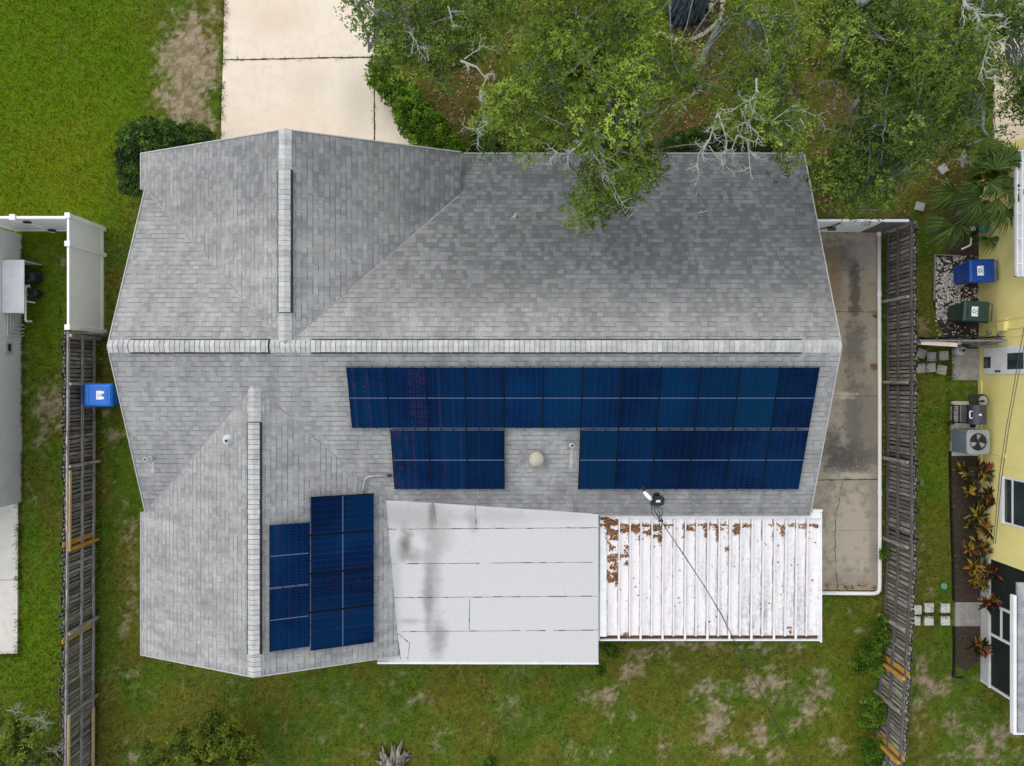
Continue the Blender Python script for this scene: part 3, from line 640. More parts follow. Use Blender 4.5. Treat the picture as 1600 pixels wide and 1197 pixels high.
# walls
wl_ = MB()
wl_.prism([(RW + .5, -3.4), (RW + .5, 5.9), (FX + 4.0, 5.9), (FX + 4.0, 6.1), (RE - .5, 6.1), (RE - .5, -3.2), (-3.5, -3.2)][::-1], -0.05, 2.2)
wl_.prism([(-10.1, -7.2), (-3.6, -7.2), (-3.6, -3.19), (-10.1, -3.19)], -0.05, 2.6)
wl_.prism([(-3.59, -7.6), (2.2, -7.6), (2.2, -3.21), (-3.59, -3.21)], -0.05, 2.45)
for xe in (RW + .48, RE - .48): wl_.add([(xe - .02, -3.2, 2.2), (xe - .02, 5.6, 2.2), (xe - .02, RY, RZ - .2), (xe + .02, -3.2, 2.2), (xe + .02, 5.6, 2.2), (xe + .02, RY, RZ - .2)], [(0, 1, 2), (5, 4, 3), (0, 2, 5, 3), (1, 4, 5, 2)])
wl_.add([(-10.1, 5.98, 2.2), (-2.2, 5.98, 2.2), (FX, 5.98, RZ - .2), (-10.1, 5.94, 2.2), (-2.2, 5.94, 2.2), (FX, 5.94, RZ - .2)], [(0, 1, 2), (5, 4, 3), (0, 2, 5, 3), (1, 4, 5, 2)])
wl_.add([(-10.1, -7.18, 2.6), (-3.6, -7.18, 2.6), (SX, -7.18, SZ - .2), (-10.1, -7.14, 2.6), (-3.6, -7.14, 2.6), (SX, -7.14, SZ - .2)], [(0, 1, 2), (5, 4, 3), (0, 2, 5, 3), (1, 4, 5, 2)])
obj('wall', wl_, M['house_wall'], house)

# vents on the roof
def onS(px, py, up=0.0): p = ray_plane(px, py, PL_S[0] + up, PL_S[1], PL_S[2]); return p
def vent_pipe(p, r_, h, flash=0.13):
    mb = MB(); mb.lathe([(r_ * 1.25, p.z - .05), (r_ * 1.2, p.z + .06), (r_, p.z + .07), (r_, p.z + h), (r_ * .72, p.z + h), (r_ * .70, p.z + h - .12)], p.x, p.y, 16)
    o = obj('vent_pipe', mb, M['pale_pipe'], roof, smooth=False)
    m2 = MB(); m2.lathe([(r_ * .66, p.z + h - .05), (r_ * .64, p.z + h - .035)], p.x, p.y, 14); obj('pipe_opening', m2, M['black'], o)
    return o
p = onS(893, 695); vent_pipe(p, 0.055, 0.30)
p = onS(236, 716); vent_pipe(p, 0.05, 0.33)
p = ray_plane(358, 688, *PL_SW); vent_pipe(p, 0.06, 0.20)
mb = MB(); mb.lathe([(0.16, p.z - .1), (0.14, p.z + .05), (.09, p.z + .1)], p.x - .02, p.y + .02, 14); obj('pipe_flashing', mb, M['pale_pipe'], roof)
p = onS(838, 716); mb = MB(); z = p.z
mb.lathe([(0.15, z - .1), (0.15, z + .16), (0.205, z + .17), (0.205, z + .20), (0.18, z + .235), (0.12, z + .265), (0.05, z + .28)], p.x, p.y, 24)
obj('dome_vent', mb, M['dome'], roof, smooth=True)
# white mineral streak below two pipes
for px, py, L_, sg in ((893, 701, .5, 1), (239, 722, .28, 1)):
    ws = MB(); a = onS(px, py, .006); b_ = onS(px - 1, py + L_ * 60, .006)
    ws.face([a + Vector((-.035, 0, 0)), b_ + Vector((-.05, 0, 0)), b_ + Vector((.05, 0, 0)), a + Vector((.03, 0, 0))])
    obj('mineral_streak', ws, plain('mineral_streak', (0.52, 0.51, 0.48), (0.36, 0.36, 0.35), 6, 0.9), roof)

# service mast
p = onS(1012, 776); mb = MB()
mb.tube([(p.x, p.y, p.z - .1), (p.x, p.y, p.z + .42)], 0.035, 10)
mb.lathe([(0.07, p.z - .02), (0.05, p.z + .1)], p.x, p.y, 12)
mast = obj('service_mast', mb, M['galv'], house)
mb = MB(); t0 = Vector((p.x, p.y, p.z + .42)); mb.tube([t0, t0 + Vector((-.04, .05, .06)), t0 + Vector((-.12, .13, .03)), t0 + Vector((-.17, .19, -.02))], [.05, .06, .06, .045], 10)
obj('weatherhead', mb, M['white_vinyl'], mast)
mb = MB(); mb.tube([t0 + Vector((-.19, .24, 0)), t0 + Vector((-.22, .36, -.1)), t0 + Vector((-.28, .5, -.3))], .022, 6, m=0)
mb.tube([t0 + Vector((-.16, .2, 0)), t0 + Vector((-.15, .32, -.1)), t0 + Vector((-.2, .46, -.3))], .02, 6)
for i in range(4):
    a = 0.5 + i * .18
    mb.tube([t0 + Vector((0.02, 0.02 - .03 * i, 0)), t0 + Vector((.03 + .06 * i, -.2, .02)), t0 + Vector((.06 + .1 * i, -.42 + .03 * i, -.12)), t0 + Vector((.2 + .04 * i, -.58, -.1)), t0 + Vector((.3 - .02 * i, -.45, -.02))], .011, 5)
obj('drop_wire', mb, M['dark_plastic'], mast)
mb = MB(); q = t0 + Vector((.24, -.62, -.12)); mb.tube([q, q + Vector((.13, 0, 0))], .035, 8); obj('cable_clamp', mb, M['dark_plastic'], mast)
# black electrical box
pb = onS(1026, 781); bx = thing('electrical_box', 'black plastic electrical box with small white label on the shingles beside the service mast', 'electrical box', pb)
def roof_quad(mb, p, x0, x1, y0, y1, h0, h1, c=(1, 1, 1)):
    f = lambda x, y, h: (p.x + x, p.y + y, p.z + SL * y + h)
    mb.hexa([f(x0, y0, h0), f(x1, y0, h0), f(x1, y1, h0), f(x0, y1, h0), f(x0, y0, h1), f(x1, y0, h1), f(x1, y1, h1), f(x0, y1, h1)], c)
mb = MB(); roof_quad(mb, pb, -.13, .12, -.15, .14, .05, .24); obj('body', mb, M['dark_plastic'], bx, bevel=.02)
mb = MB(); roof_quad(mb, pb, -.17, .20, -.15, .08, -.02, .06); roof_quad(mb, pb, -.10, .05, .12, .21, .0, .10); obj('bracket', mb, M['black'], bx, bevel=.008)
mb = MB(); roof_quad(mb, pb, -.065, .055, -.035, .035, .242, .247); obj('label_plate', mb, M['sticker'], bx)
# conduit between arrays
def onW(px, py, up=0.0):
    a1, a2 = onS(px, py, up), ray_plane(px, py, PL_SE[0] + up, PL_SE[1], PL_SE[2]); return a1 if a1.z > a2.z else a2
cm = MB(); pts = [onW(612, 743, .07), onW(585, 743.5, .07), onW(575, 745, .08), onW(570, 750, .08), onW(568, 757, .07), onW(567, 778, .07)]
cm.tube(pts, .028, 8); cdt = thing('conduit', 'grey metal conduit bending between the two solar arrays', 'conduit', onS(570, 750)); obj('pipe', cm, M['galv'], cdt, smooth=True)
cm = MB(); a = onS(612, 743, .07); cm.tube([a + Vector((-.12, 0, 0)), a], .038, 8); obj('fitting', cm, M['black'], cdt)
cm = MB(); a = onS(585, 743.5, .07); cm.tube([a + Vector((-.05, 0, 0)), a + Vector((.05, 0, 0))], .034, 8); obj('coupling', cm, plain('faded_red', (.5, .25, .23), None, 8, .6), cdt)

# ------------------------------------------------------------ solar panels
ORD = ['first', 'second', 'third', 'fourth', 'fifth', 'sixth', 'seventh', 'eighth', 'ninth', 'tenth', 'eleventh', 'twelfth']
def solar(o0, eu, ev, wd, ln, label, light_ends=True):
    """o0 corner, eu unit across, ev unit along (long side), both in the plane"""
    nr = eu.cross(ev).normalized()
    if nr.z < 0: nr = -nr
    t = thing('solar_panel', label, 'solar panel', o0, 0, 'solar panels on the roof')
    g = MB(); q = [o0 + nr * .034, o0 + eu * wd + nr * .034, o0 + eu * wd + ev * ln + nr * .034, o0 + ev * ln + nr * .034]; uv = [(0, 0), (1, 0), (1, 1), (0, 1)]
    if (q[1] - q[0]).cross(q[3] - q[0]).z < 0: q = q[::-1]; uv = uv[::-1]
    g.face(q, uv=uv); obj('glass', g, M['solar'], t)
    fr = MB()
    def bar(a, b, m): fr.beam(a, b, .019, .045, m=m, up=nr)
    n_ = nr * .018
    bar(o0 + n_ + ev * .0, o0 + n_ + ev * ln, 0); bar(o0 + eu * wd + n_, o0 + eu * wd + ev * ln + n_, 0)
    for e in (0, ln): bar(o0 + eu * .014 + ev * e + n_, o0 + eu * (wd - .014) + ev * e + n_, 1 if light_ends else 0)
    obj('frame', fr, [M['frame_black'], M['frame_light']], t)
    rl = MB()
    for e in (.22, .78): rl.beam(o0 + ev * ln * e - nr * .04 - eu * .01, o0 + ev * ln * e - nr * .04 + eu * (wd + .01), .04, .07, up=nr)
    obj('mounting_rail', rl, M['black_metal'], t)
    cl = MB()
    for u_ in (.33, .66):
        for e in (-.006, ln + .006): cl.beam(o0 + eu * wd * u_ + ev * e + nr * .02, o0 + eu * wd * u_ + ev * e + nr * .05, .03, .03)
    obj('clamp', cl, M['black'], t)
    return t
UP = 0.13
a = onS(541.5, 573, UP); b = onS(1280, 573, UP); pitch = (b.x - a.x) / 12
y1 = onS(600, 668, UP).y; y2 = onS(600, 671, UP).y; y3 = onS(600, 763.5, UP).y
ev = Vector((0, -1, -SL)).normalized(); eu = Vector((1, 0, 0))
for i in range(12):
    o0 = Vector((a.x + pitch * i + .007, a.y, a.z))
    solar(o0, eu, ev, pitch - .014, (a.y - y1) * LEN, 'solar panel, %s from the left in the long upper row of twelve' % ORD[i])
for j, i in enumerate([1, 2, 3, 6, 7, 8, 9, 10, 11]):
    o0 = Vector((a.x + pitch * i + .007, y2, PL_S[0] + UP + SL * y2))
    lab = ('solar panel, %s from the left of three left of the dome vent' % ORD[j]) if i < 4 else ('lower row solar panel, %s from the left of six right of the dome vent' % ORD[j - 3])
    solar(o0, eu, ev, pitch - .014, (y2 - y3) * LEN, lab)
onE = lambda px, py: ray_plane(px, py, PL_SE[0] + UP, PL_SE[1], PL_SE[2])
dn = Vector((1, 0, -SL)).normalized()
c0 = onE(421.5, 820); c1 = onE(482.5, 820); yb = onE(421, 1020).y; wdt = (c1.x - c0.x) * LEN; ln = (c0.y - yb) / 2
for i in range(2):
    solar(Vector((c0.x, c0.y - ln * i, c0.z)), dn, Vector((0, -1, 0)), wdt, ln - .03, 'solar panel beside the rear ridge, %s of the two stacked left of the tall block' % ('upper', 'lower')[i])
c0 = onE(485, 777); c1 = onE(584, 777); yb = onE(485, 1017.5).y; ln = (c1.x - c0.x) * LEN; wdt = (c0.y - yb) / 4
for i in range(4):
    solar(Vector((c0.x, c0.y - wdt * i, c0.z)), Vector((0, -1, 0)), dn, wdt - .03, ln, 'crosswise solar panel on the rear wing, %s from the top of four' % ORD[i], True)

# ------------------------------------------------------------ patio cover
zp = lambda y: 2.62 + 0.03 * (y + 3.75)
pc = thing('patio_cover', 'white ribbed metal patio cover with gutter and brown leaves behind the house', 'patio cover', (5.6, -5.6, 0))
x0, x1 = P(937, 900, 2.55).x, P(1280, 900, 2.55).x; yt, yb = -3.70, P(1000, 998, 2.5).y
mb = MB(); mb.hexa([(x0, yb + .1, zp(yb) - .03), (x1, yb + .1, zp(yb) - .03), (x1, yt, zp(yt) - .03), (x0, yt, zp(yt) - .03), (x0, yb + .1, zp(yb)), (x1, yb + .1, zp(yb)), (x1, yt, zp(yt)), (x0, yt, zp(yt))])
obj('roof_panel', mb, M['pan'], pc)
rib_px = [800 + v / 4 for v in (667, 735, 803, 872, 940, 1010, 1080, 1150, 1220, 1290, 1357, 1425, 1495, 1565)] + [1209, 1226.5, 1243, 1260]
ribs = MB()
for k_, rp in enumerate(rib_px):
    xr = (rp - CX) * (H - 2.55) / F
    ribs.hexa([(xr - .02, yb + .09, zp(yb)), (xr + .02, yb + .09, zp(yb)), (xr + .02, yt - .18, zp(yt)), (xr - .02, yt - .18, zp(yt)), (xr - .014, yb + .09, zp(yb) + .06), (xr + .014, yb + .09, zp(yb) + .06), (xr + .014, yt - .18, zp(yt) + .06), (xr - .014, yt - .18, zp(yt) + .06)])
    if k_ % 2 == 0: ribs.box(xr - .028, xr + .028, yb - .005, yb + .28, zp(yb) + .03, zp(yb) + .075)
for rp in (1005, 1055): 
    xr = (rp - CX) * (H - 2.55) / F; ribs.box(xr - .012, xr + .012, yb + .2, yt - .2, zp(yb) - .02, zp(yb) + .02)
shade_mb = ribs; rd_ = random.Random(4)  # strips along each rib, the rib's shade painted as dark colour
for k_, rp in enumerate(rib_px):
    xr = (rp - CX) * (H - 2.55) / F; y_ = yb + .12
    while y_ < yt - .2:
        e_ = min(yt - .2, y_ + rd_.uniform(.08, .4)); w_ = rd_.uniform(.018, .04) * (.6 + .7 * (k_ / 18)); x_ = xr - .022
        shade_mb.face([(x_ - w_, y_, zp(y_) + .003), (x_, y_, zp(y_) + .003), (x_, e_, zp(e_) + .003), (x_ - w_ * rd_.uniform(.5, 1.2), e_, zp(e_) + .003)], m=1)
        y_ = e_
obj('standing_rib', ribs, [M['white_paint'], plain('rib_shade', (.17, .165, .155), (.46, .455, .44), 3, .9, lo=.3, hi=.7)], pc)
hd = MB(); hd.box(P(960, 0, 2.6).x, x1 - .02, yt - .17, yt + .02, 2.58, 2.70); hd.box(x1 - .26, x1 + .03, yt + .02, yt + .09, 2.56, 2.72); hd.box(x0, x0 + .19, yb + .1, yt - .1, 2.45, 2.63)
obj('header', hd, M['white_paint'], pc, bevel=.01)
rs = MB(); rs.box(P(976, 0, 2.7).x, P(1022, 0, 2.7).x, yt - .005, yt + .04, 2.69, 2.715); obj('rusty_flashing', rs, M['red_brown'], pc)
gt = MB(); gt.box(x0 - .01, x1 + .02, yb - .05, yb - .01, zp(yb) - .14, zp(yb) + .03); gt.box(x0, x1, yb - .01, yb + .1, zp(yb) - .14, zp(yb) - .10); gt.box(x1 - .01, x1 + .03, yb - .05, yt, zp(yb) - .14, zp(yt) + .05); gt.box(x0 - .03, x0, yb - .05, yt, zp(yb) - .14, zp(yb) + .03)
obj('gutter', gt, M['white_paint'], pc)
gd = MB(); gd.box(x0 + .01, x1 - .02, yb - .009, yb + .088, zp(yb) - .099, zp(yb) - .055); obj('gutter_debris', gd, plain('gutter_debris', (.16, .085, .04), (.05, .03, .02), 14, 1.0), pc)
for xx in (x0 + .3, x1 - .3):
    ps = MB(); ps.box(xx - .05, xx + .05, yb + .12, yb + .22, 0, zp(yb) - .04); obj('post', ps, M['white_paint'], pc)

# leaf litter on the cover: heaps of single fallen leaves
def litter(name, label, regions, zf, size=.05, cols=((.24, .10, .03), (.15, .06, .022), (.33, .16, .05), (.085, .035, .016)), seed=1, cat=None):
    r = np.random.default_rng(seed); V = []; C = []
    for (xa, ya, xb, yb_, n_) in regions:
        for _ in range(n_):
            x_ = r.uniform(xa, xb) + r.normal(0, .012); y_ = r.uniform(ya, yb_) + r.normal(0, .03)
            if abs(y_ - ya) < .8 * (yb_ - ya) and float(fbm(x_ * 7, y_ * 7, 77, 3)) < (.47 if n_ > 60 else .0): continue
            s = size * r.uniform(.6, 1.5); a_ = r.uniform(0, 6.28); z_ = zf(x_, y_) + r.uniform(.006, .035)
            d = np.array([math.cos(a_), math.sin(a_), r.uniform(-.3, .3)]); n2 = np.array([-d[1], d[0], r.uniform(-.4, .4)])
            p_ = np.array([x_, y_, z_]); V.append([p_ - d * s / 2, p_ + n2 * s * .28, p_ + d * s / 2, p_ - n2 * s * .28]); C.append(np.array(cols[r.integers(len(cols))]) * r.uniform(.7, 1.25))
    o = np_mesh(name, np.array(V), 4, np.array(C), M['litter'], None, 'stuff'); o['label'] = label; o['category'] = cat or 'leaves'; return o
def region(pxa, pya, pxb, pyb, n_, z=2.6):
    a_, b_ = P(pxa, pya, z), P(pxb, pyb, z); return (a_.x, b_.y, b_.x, a_.y, n_)
rg = [region(937, 809, 950, 821, 330), region(949, 812, 964, 845, 750), region(945, 818, 967, 832, 250), region(952, 840, 965, 858, 200), region(949, 868, 965, 915, 580), region(966, 868, 983, 882, 210), region(976, 852, 983, 874, 70), region(951, 895, 966, 912, 200),
      region(968, 820, 983, 831, 240), region(985, 820, 1000, 830, 200), region(993, 828, 1000, 842, 70), region(1003, 820, 1018, 832, 230), region(1010, 831, 1018, 835, 50), region(1020, 820, 1035, 838, 270), region(1028, 832, 1035, 846, 60), region(1037, 820, 1052, 827, 150), region(1066, 820, 1070, 838, 80), region(1072, 820, 1087, 828, 150), region(1090, 820, 1104, 824, 90), region(1101, 825, 1105, 838, 40), region(1107, 820, 1121, 825, 100), region(1119, 825, 1122, 845, 60), region(1124, 820, 1139, 826, 120), region(1145, 820, 1156, 834, 150), region(1133, 855, 1139, 860, 25),
      region(1160, 820, 1175, 822, 40), region(1200, 820, 1260, 823, 110), region(1220, 823, 1228, 836, 70), region(1255, 820, 1278, 824, 70), region(976, 990, 984, 995, 30), region(945, 820, 948, 995, 260), region(1232, 980, 1238, 990, 18)]
sp = [region(945, 822, 1275, 985, 170)]
litter('leaf_litter', 'brown fallen oak leaves lying on the white patio cover', rg + sp, lambda x, y: zp(y), .05)

# ------------------------------------------------------------ overhead cables
cb = MB(); wp = [(1024, 800, 3.95), (1038, 822, 3.97), (1068, 866, 4.0), (1100, 915, 4.05), (1128, 962, 4.12), (1150, 1006, 4.2), (1180, 1066, 4.35), (1215, 1135, 4.55), (1252, 1200, 4.8), (1330, 1330, 5.3)]
cb.tube([P(*q) for q in wp], .011, 6); cb.tube([P(q[0] + .8 * math.sin(i * 2.1), q[1], q[2] + .02) for i, q in enumerate(wp)], .008, 6)
cab = obj('power_cable', cb, M['dark_plastic']); tag(cab, 'dark power cable sagging from the house mast across the patio cover and lawn', 'cable')
cb = MB(); cb.tube([P(x, y, 3.0) for x, y in ((1604, 490), (1594, 545), (1583, 610), (1572, 670), (1562, 740), (1552, 850))], .010, 5)
tag(obj('overhead_wire', cb, M['dark_plastic']), 'thin dark wire in front of the yellow wall, the nearer of two', 'wire')
cb = MB(); cb.tube([P(x, y, 3.0) for x, y in ((1612, 490), (1599, 545), (1587, 610), (1576, 670), (1566, 740), (1555, 850))], .010, 5)
tag(obj('overhead_wire', cb, M['dark_plastic']), 'thin dark wire in front of the yellow wall, the one on the wall side', 'wire')

# ------------------------------------------------------------ wooden fences
def wood_fence(name, label, path, nrm, ht, posts, rail_z=(.14, .76, 1.5), dark=1.0, rail_tone=1.0, seed=3):
    rd = random.Random(seed)
    t = thing(name, label, 'fence', (path[0][0], path[0][1], 0))
    pk = MB(); rt = rail_tone
    for (a_, b_) in zip(path[:-1], path[1:]):
        a_, b_ = Vector((a_[0], a_[1], 0)), Vector((b_[0], b_[1], 0)); d = b_ - a_; L = d.length; d.normalize(); nr = Vector(nrm)
        s = 0
        while s < L - .02:
            wd = min(rd.uniform(.11, .15), L - s); h = ht + rd.uniform(-.05, .05); off = rd.uniform(-.03, .008); tn = rd.choice((.6, .8, .95, 1.05, 1.2, 1.35)) * dark
            ln_ = rd.uniform(-.02, .02); cup = rd.uniform(-.012, .012)
            p0, p1 = a_ + d * s + nr * off, a_ + d * (s + wd - rd.uniform(.022, .05)) + nr * (off + cup)
            o_ = nr * -.018; up0 = Vector((0, 0, .02)); tp = Vector((0, 0, h)) + nr * ln_; tq = Vector((0, 0, h + rd.uniform(-.02, .02))) + nr * ln_
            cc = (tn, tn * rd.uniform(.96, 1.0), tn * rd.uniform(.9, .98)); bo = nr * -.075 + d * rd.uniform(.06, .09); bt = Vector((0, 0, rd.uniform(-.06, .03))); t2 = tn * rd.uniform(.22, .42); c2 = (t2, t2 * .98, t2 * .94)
            pk.hexa([v_ + bo for v_ in (p0 + o_ + up0, p1 + o_ + up0, p1 + up0, p0 + up0)] + [v_ + bo + bt for v_ in (p0 + o_ + tp, p1 + o_ + tq, p1 + tq, p0 + tp)], c2)  # back boards coloured darker, painting in the shade behind the picket gaps
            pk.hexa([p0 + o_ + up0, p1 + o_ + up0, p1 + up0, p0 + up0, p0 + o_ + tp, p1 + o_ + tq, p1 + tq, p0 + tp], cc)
            s += wd
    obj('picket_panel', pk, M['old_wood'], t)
    for z in rail_z:
        rl = MB()
        for (a_, b_) in zip(path[:-1], path[1:]):
            a_, b_ = Vector((a_[0], a_[1], z)), Vector((b_[0], b_[1], z)); d = (b_ - a_); L = d.length; nseg = max(1, round(L / 2.45)); nr = Vector(nrm)
            for i in range(nseg):
                tn = rd.uniform(.85, 1.2) * rt; jz = Vector((0, 0, rd.uniform(-.02, .02)))
                rl.beam(a_ + d * (i / nseg) + nr * .03 + jz, a_ + d * ((i + 1) / nseg - .002) + nr * .03 + jz, .045, .09, (tn, tn * .98, tn * .98))
        obj('rail', rl, M['rail_wood'], t)
    for (x_, y_, hh, kind) in posts:
        ps = MB(); nr = Vector(nrm); c_ = Vector((x_, y_, 0)) + nr * .10; tn = rd.uniform(1.1, 1.4)
        ps.box(c_.x - .045, c_.x + .045, c_.y - .045, c_.y + .045, -.05, hh, (tn, tn, tn * .95) if kind == 'old' else (1, 1, 1))
        o = obj('post', ps, M['old_wood'] if kind == 'old' else M['new_wood'], t)
        if kind == 'new':
            o['label'] = 'new yellow lumber post'
            pl = MB(); q = Vector((x_, y_ + .1, 0)) + nr * .004; pl.box(q.x - .012, q.x + .012, q.y + .0, q.y + .15, .02, ht + .06); po = obj('picket', pl, M['new_wood'], t); po['label'] = 'new yellow picket'
    return t
yF = lambda py, z=1.5: (CY - py) * (H - z) / F
pth = [(-13.45, 1.55), (-13.47, -4.5), (-13.53, -14.0)]
fx = lambda y: -13.45 - max(0, (1.55 - y)) * 0.0052
posts = [(fx(yF(py)), yF(py), 1.52, kd) for py, kd in ((524, 'old'), (600, 'old'), (729, 'old'), (859, 'new'), (990, 'old'), (1119, 'old'), (1240, 'old'))]
lf = wood_fence('wood_fence', 'weathered grey picket fence with yellow replacement boards left of the house', pth, (1, 0, 0), 1.6, posts, dark=.8, rail_tone=1.35, seed=5)
nb = MB(); nb.beam((fx(-2.6) + .09, yF(735), 1.47), (fx(-5) + .09, yF(857), 1.47), .05, .085); o = obj('rail', nb, M['pale_wood'], lf); o['label'] = 'pale new rail'
nb = MB(); nb.beam((fx(-10) + .09, yF(1122), 1.47), (fx(-13) + .09, yF(1240), 1.47), .05, .085); nb.beam((fx(-10) + .09, yF(1105, .2), .2), (fx(-13) + .09, -13, .2), .05, .085); o = obj('rail', nb, M['pale_wood'], lf); o['label'] = 'pale new rail'
nb = MB(); nb.box(fx(-7.8) - .01, fx(-7.8) + .012, yF(1004), yF(997), .02, 1.66); o = obj('picket', nb, M['new_wood'], lf); o['label'] = 'new yellow picket'
# end board and handle bits
nb = MB(); nb.box(-13.42, -12.4, 1.50, 1.53, .05, 1.45, (.5, .5, .5)); obj('end_panel', nb, M['old_wood'], lf)
nb = MB(); q = P(121, 520, 1.1); nb.box(q.x - .13, q.x + .1, q.y - .06, q.y - .03, 1.08, 1.2); obj('latch_plate', nb, M['pink_wood'], lf)

rx = lambda y: 12.10 if y > -5.7 else 12.10 - (-5.7 - y) * 0.058
pth = [(12.10, 4.88), (12.10, -5.7), (rx(-14), -14.0)]
posts = [(rx(yF(py)), yF(py), hh, kd) for py, hh, kd in ((346, 1.5, 'old'), (463, 1.45, 'old'), (597, 1.42, 'old'), (723, 1.42, 'old'), (857, 1.42, 'old'), (986, 1.42, 'old'), (1060, 1.55, 'new'), (1114, 1.38, 'old'), (1191, 1.55, 'new'))]
rf = wood_fence('wood_fence', 'weathered brown picket fence with two yellow posts right of the concrete slab', pth, (-1, 0, 0), 1.62, posts, dark=.86, rail_tone=.45, seed=9)
nb = MB(); nb.box(11.25, 12.02, 4.86, 4.90, .05, 1.5, (.55, .55, .55)); obj('end_panel', nb, M['old_wood'], rf)
# short fence towards the yellow house
pth = [(12.3, 1.31), (14.95, 1.31)]
sf = wood_fence('wood_fence', 'short dark picket fence between the boundary fence and the yellow house', pth, (0, -1, 0), 1.5, [(12.35, 1.31, 1.4, 'old'), (13.6, 1.31, 1.4, 'old'), (14.85, 1.31, 1.4, 'old')], dark=.45, seed=13)
nb = MB(); a_ = P(1438, 536, 1.45); b_ = P(1495, 539, 1.45); nb.beam((a_.x, a_.y + .01, 1.47), (b_.x, b_.y, 1.47), .12, .05); o = obj('rail', nb, M['pink_wood'], sf); o['label'] = 'new pale rail'

# ------------------------------------------------------------ white vinyl fences
def vinyl_panel(mb, a_, b_, z0, z1, th=.04, horiz=True):
    a_, b_ = Vector(a_), Vector(b_); n_ = 11
    for i in range(n_):
        za, zb = z0 + (z1 - z0) * i / n_, z0 + (z1 - z0) * (i + 1) / n_ - .006
        mb.beam((a_.x, a_.y, (za + zb) / 2), (b_.x, b_.y, (za + zb) / 2), th, zb - za)
    mb.beam((a_.x, a_.y, (z0 + z1) / 2), (b_.x, b_.y, (z0 + z1) / 2), th - .008, z1 - z0 - .01)
def vpanel_v(mb, a_, b_, z0, z1, th=.04):      # vertical tongue and groove boards
    a_, b_ = Vector((a_[0], a_[1], 0)), Vector((b_[0], b_[1], 0)); d = b_ - a_; n_ = max(2, int(d.length / .15))
    for i in range(n_):
        p_, q_ = a_ + d * (i / n_), a_ + d * ((i + 1) / n_) - d.normalized() * .006
        mb.beam((p_.x, p_.y, (z0 + z1) / 2), (q_.x, q_.y, (z0 + z1) / 2), th, z1 - z0)
    mb.beam((a_.x, a_.y, (z0 + z1) / 2), (b_.x, b_.y, (z0 + z1) / 2), th - .008, z1 - z0 - .01)
vx = -13.20; vyN, vyS = 4.98, 1.66
vf = thing('vinyl_fence', 'white vinyl privacy fence running along the neighbour lawn beside the house', 'fence', (vx, vyS, 0))
mb = MB(); vpanel_v(mb, (vx, vyS), (vx, vyN), .12, 1.74); obj('panel', mb, M['white_vinyl'], vf)
mb = MB(); mb.box(vx - .035, vx + .035, vyS, vyN, 1.74, 1.86); obj('top_rail', mb, M['white_vinyl'], vf, bevel=.006)
mb = MB(); mb.box(vx - .035, vx + .035, vyS, vyN, .06, .18); obj('bottom_rail', mb, M['white_vinyl'], vf, bevel=.006)
for yy in (vyN, Yp(381, 1.85), vyS):
    mb = MB(); mb.box(vx - .065, vx + .065, yy - .065, yy + .065, -.05, 1.88); mb.box(vx - .08, vx + .08, yy - .08, yy + .08, 1.88, 1.91); obj('post', mb, M['white_vinyl'], vf, bevel=.006)
vg = thing('vinyl_gate', 'white vinyl gate with black hinges closing the neighbour side yard', 'gate', (-14.6, 4.95, 0))
mb = MB(); vpanel_v(mb, (-16.1, 4.93), (vx - .07, 4.93), .14, 1.72); obj('panel', mb, M['white_vinyl'], vg)
mb = MB(); mb.box(-16.2, vx - .068, 4.89, 4.97, 1.72, 1.84); obj('top_rail', mb, M['white_vinyl'], vg, bevel=.006)
mb = MB(); mb.box(-16.0, vx - .068, 4.89, 4.97, .05, .16); obj('bottom_rail', mb, M['white_vinyl'], vg, bevel=.006)
gx = P(20, 345, 1.85).x
mb = MB(); mb.box(gx - .07, gx + .07, 4.86, 5.0, -.05, 1.86); mb.box(gx - .085, gx + .085, 4.845, 5.015, 1.86, 1.89); obj('post', mb, M['white_vinyl'], vg, bevel=.006)
for z in (1.45, .3):
    mb = MB(); mb.box(gx + .05, gx + .26, 4.84, 4.888, z - .06, z + .06); obj('hinge', mb, M['black'], vg, bevel=.006)
wg = thing('vinyl_gate', 'white vinyl gate with black latch at the head of the concrete slab', 'gate', (10.4, 4.88, 0))
mb = MB(); vpanel_v(mb, (8.2, 4.90), (11.95, 4.90), .1, 1.5); obj('panel', mb, M['white_vinyl'], wg)
mb = MB(); mb.box(8.2, 11.95, 4.86, 4.94, 1.5, 1.6); obj('top_rail', mb, M['white_vinyl'], wg, bevel=.006)
mb = MB(); mb.box(8.2, 11.95, 4.865, 4.935, .03, .12); obj('bottom_rail', mb, M['white_vinyl_dull'], wg, bevel=.006)
mb = MB(); mb.box(8.2, 12.05, 4.95, 4.98, 1.3, 1.63); obj('dark_backing', mb, M['black'], wg)
mb = MB(); mb.beam((9.55, 4.845, .35), (9.9, 4.845, .95), .03, .03); mb.beam((9.9, 4.845, .95), (9.95, 4.845, 1.45), .03, .03); mb.box(9.85, 10.12, 4.83, 4.858, .72, .80); mb.box(10.0, 10.25, 4.83, 4.858, .45, .52)
obj('latch', mb, M['black'], wg)
mb = MB(); mb.box(9.2, 9.5, 4.84, 4.858, .7, .74); mb.box(9.2, 9.5, 4.84, 4.858, .3, .34); obj('hinge', mb, M['black'], wg)

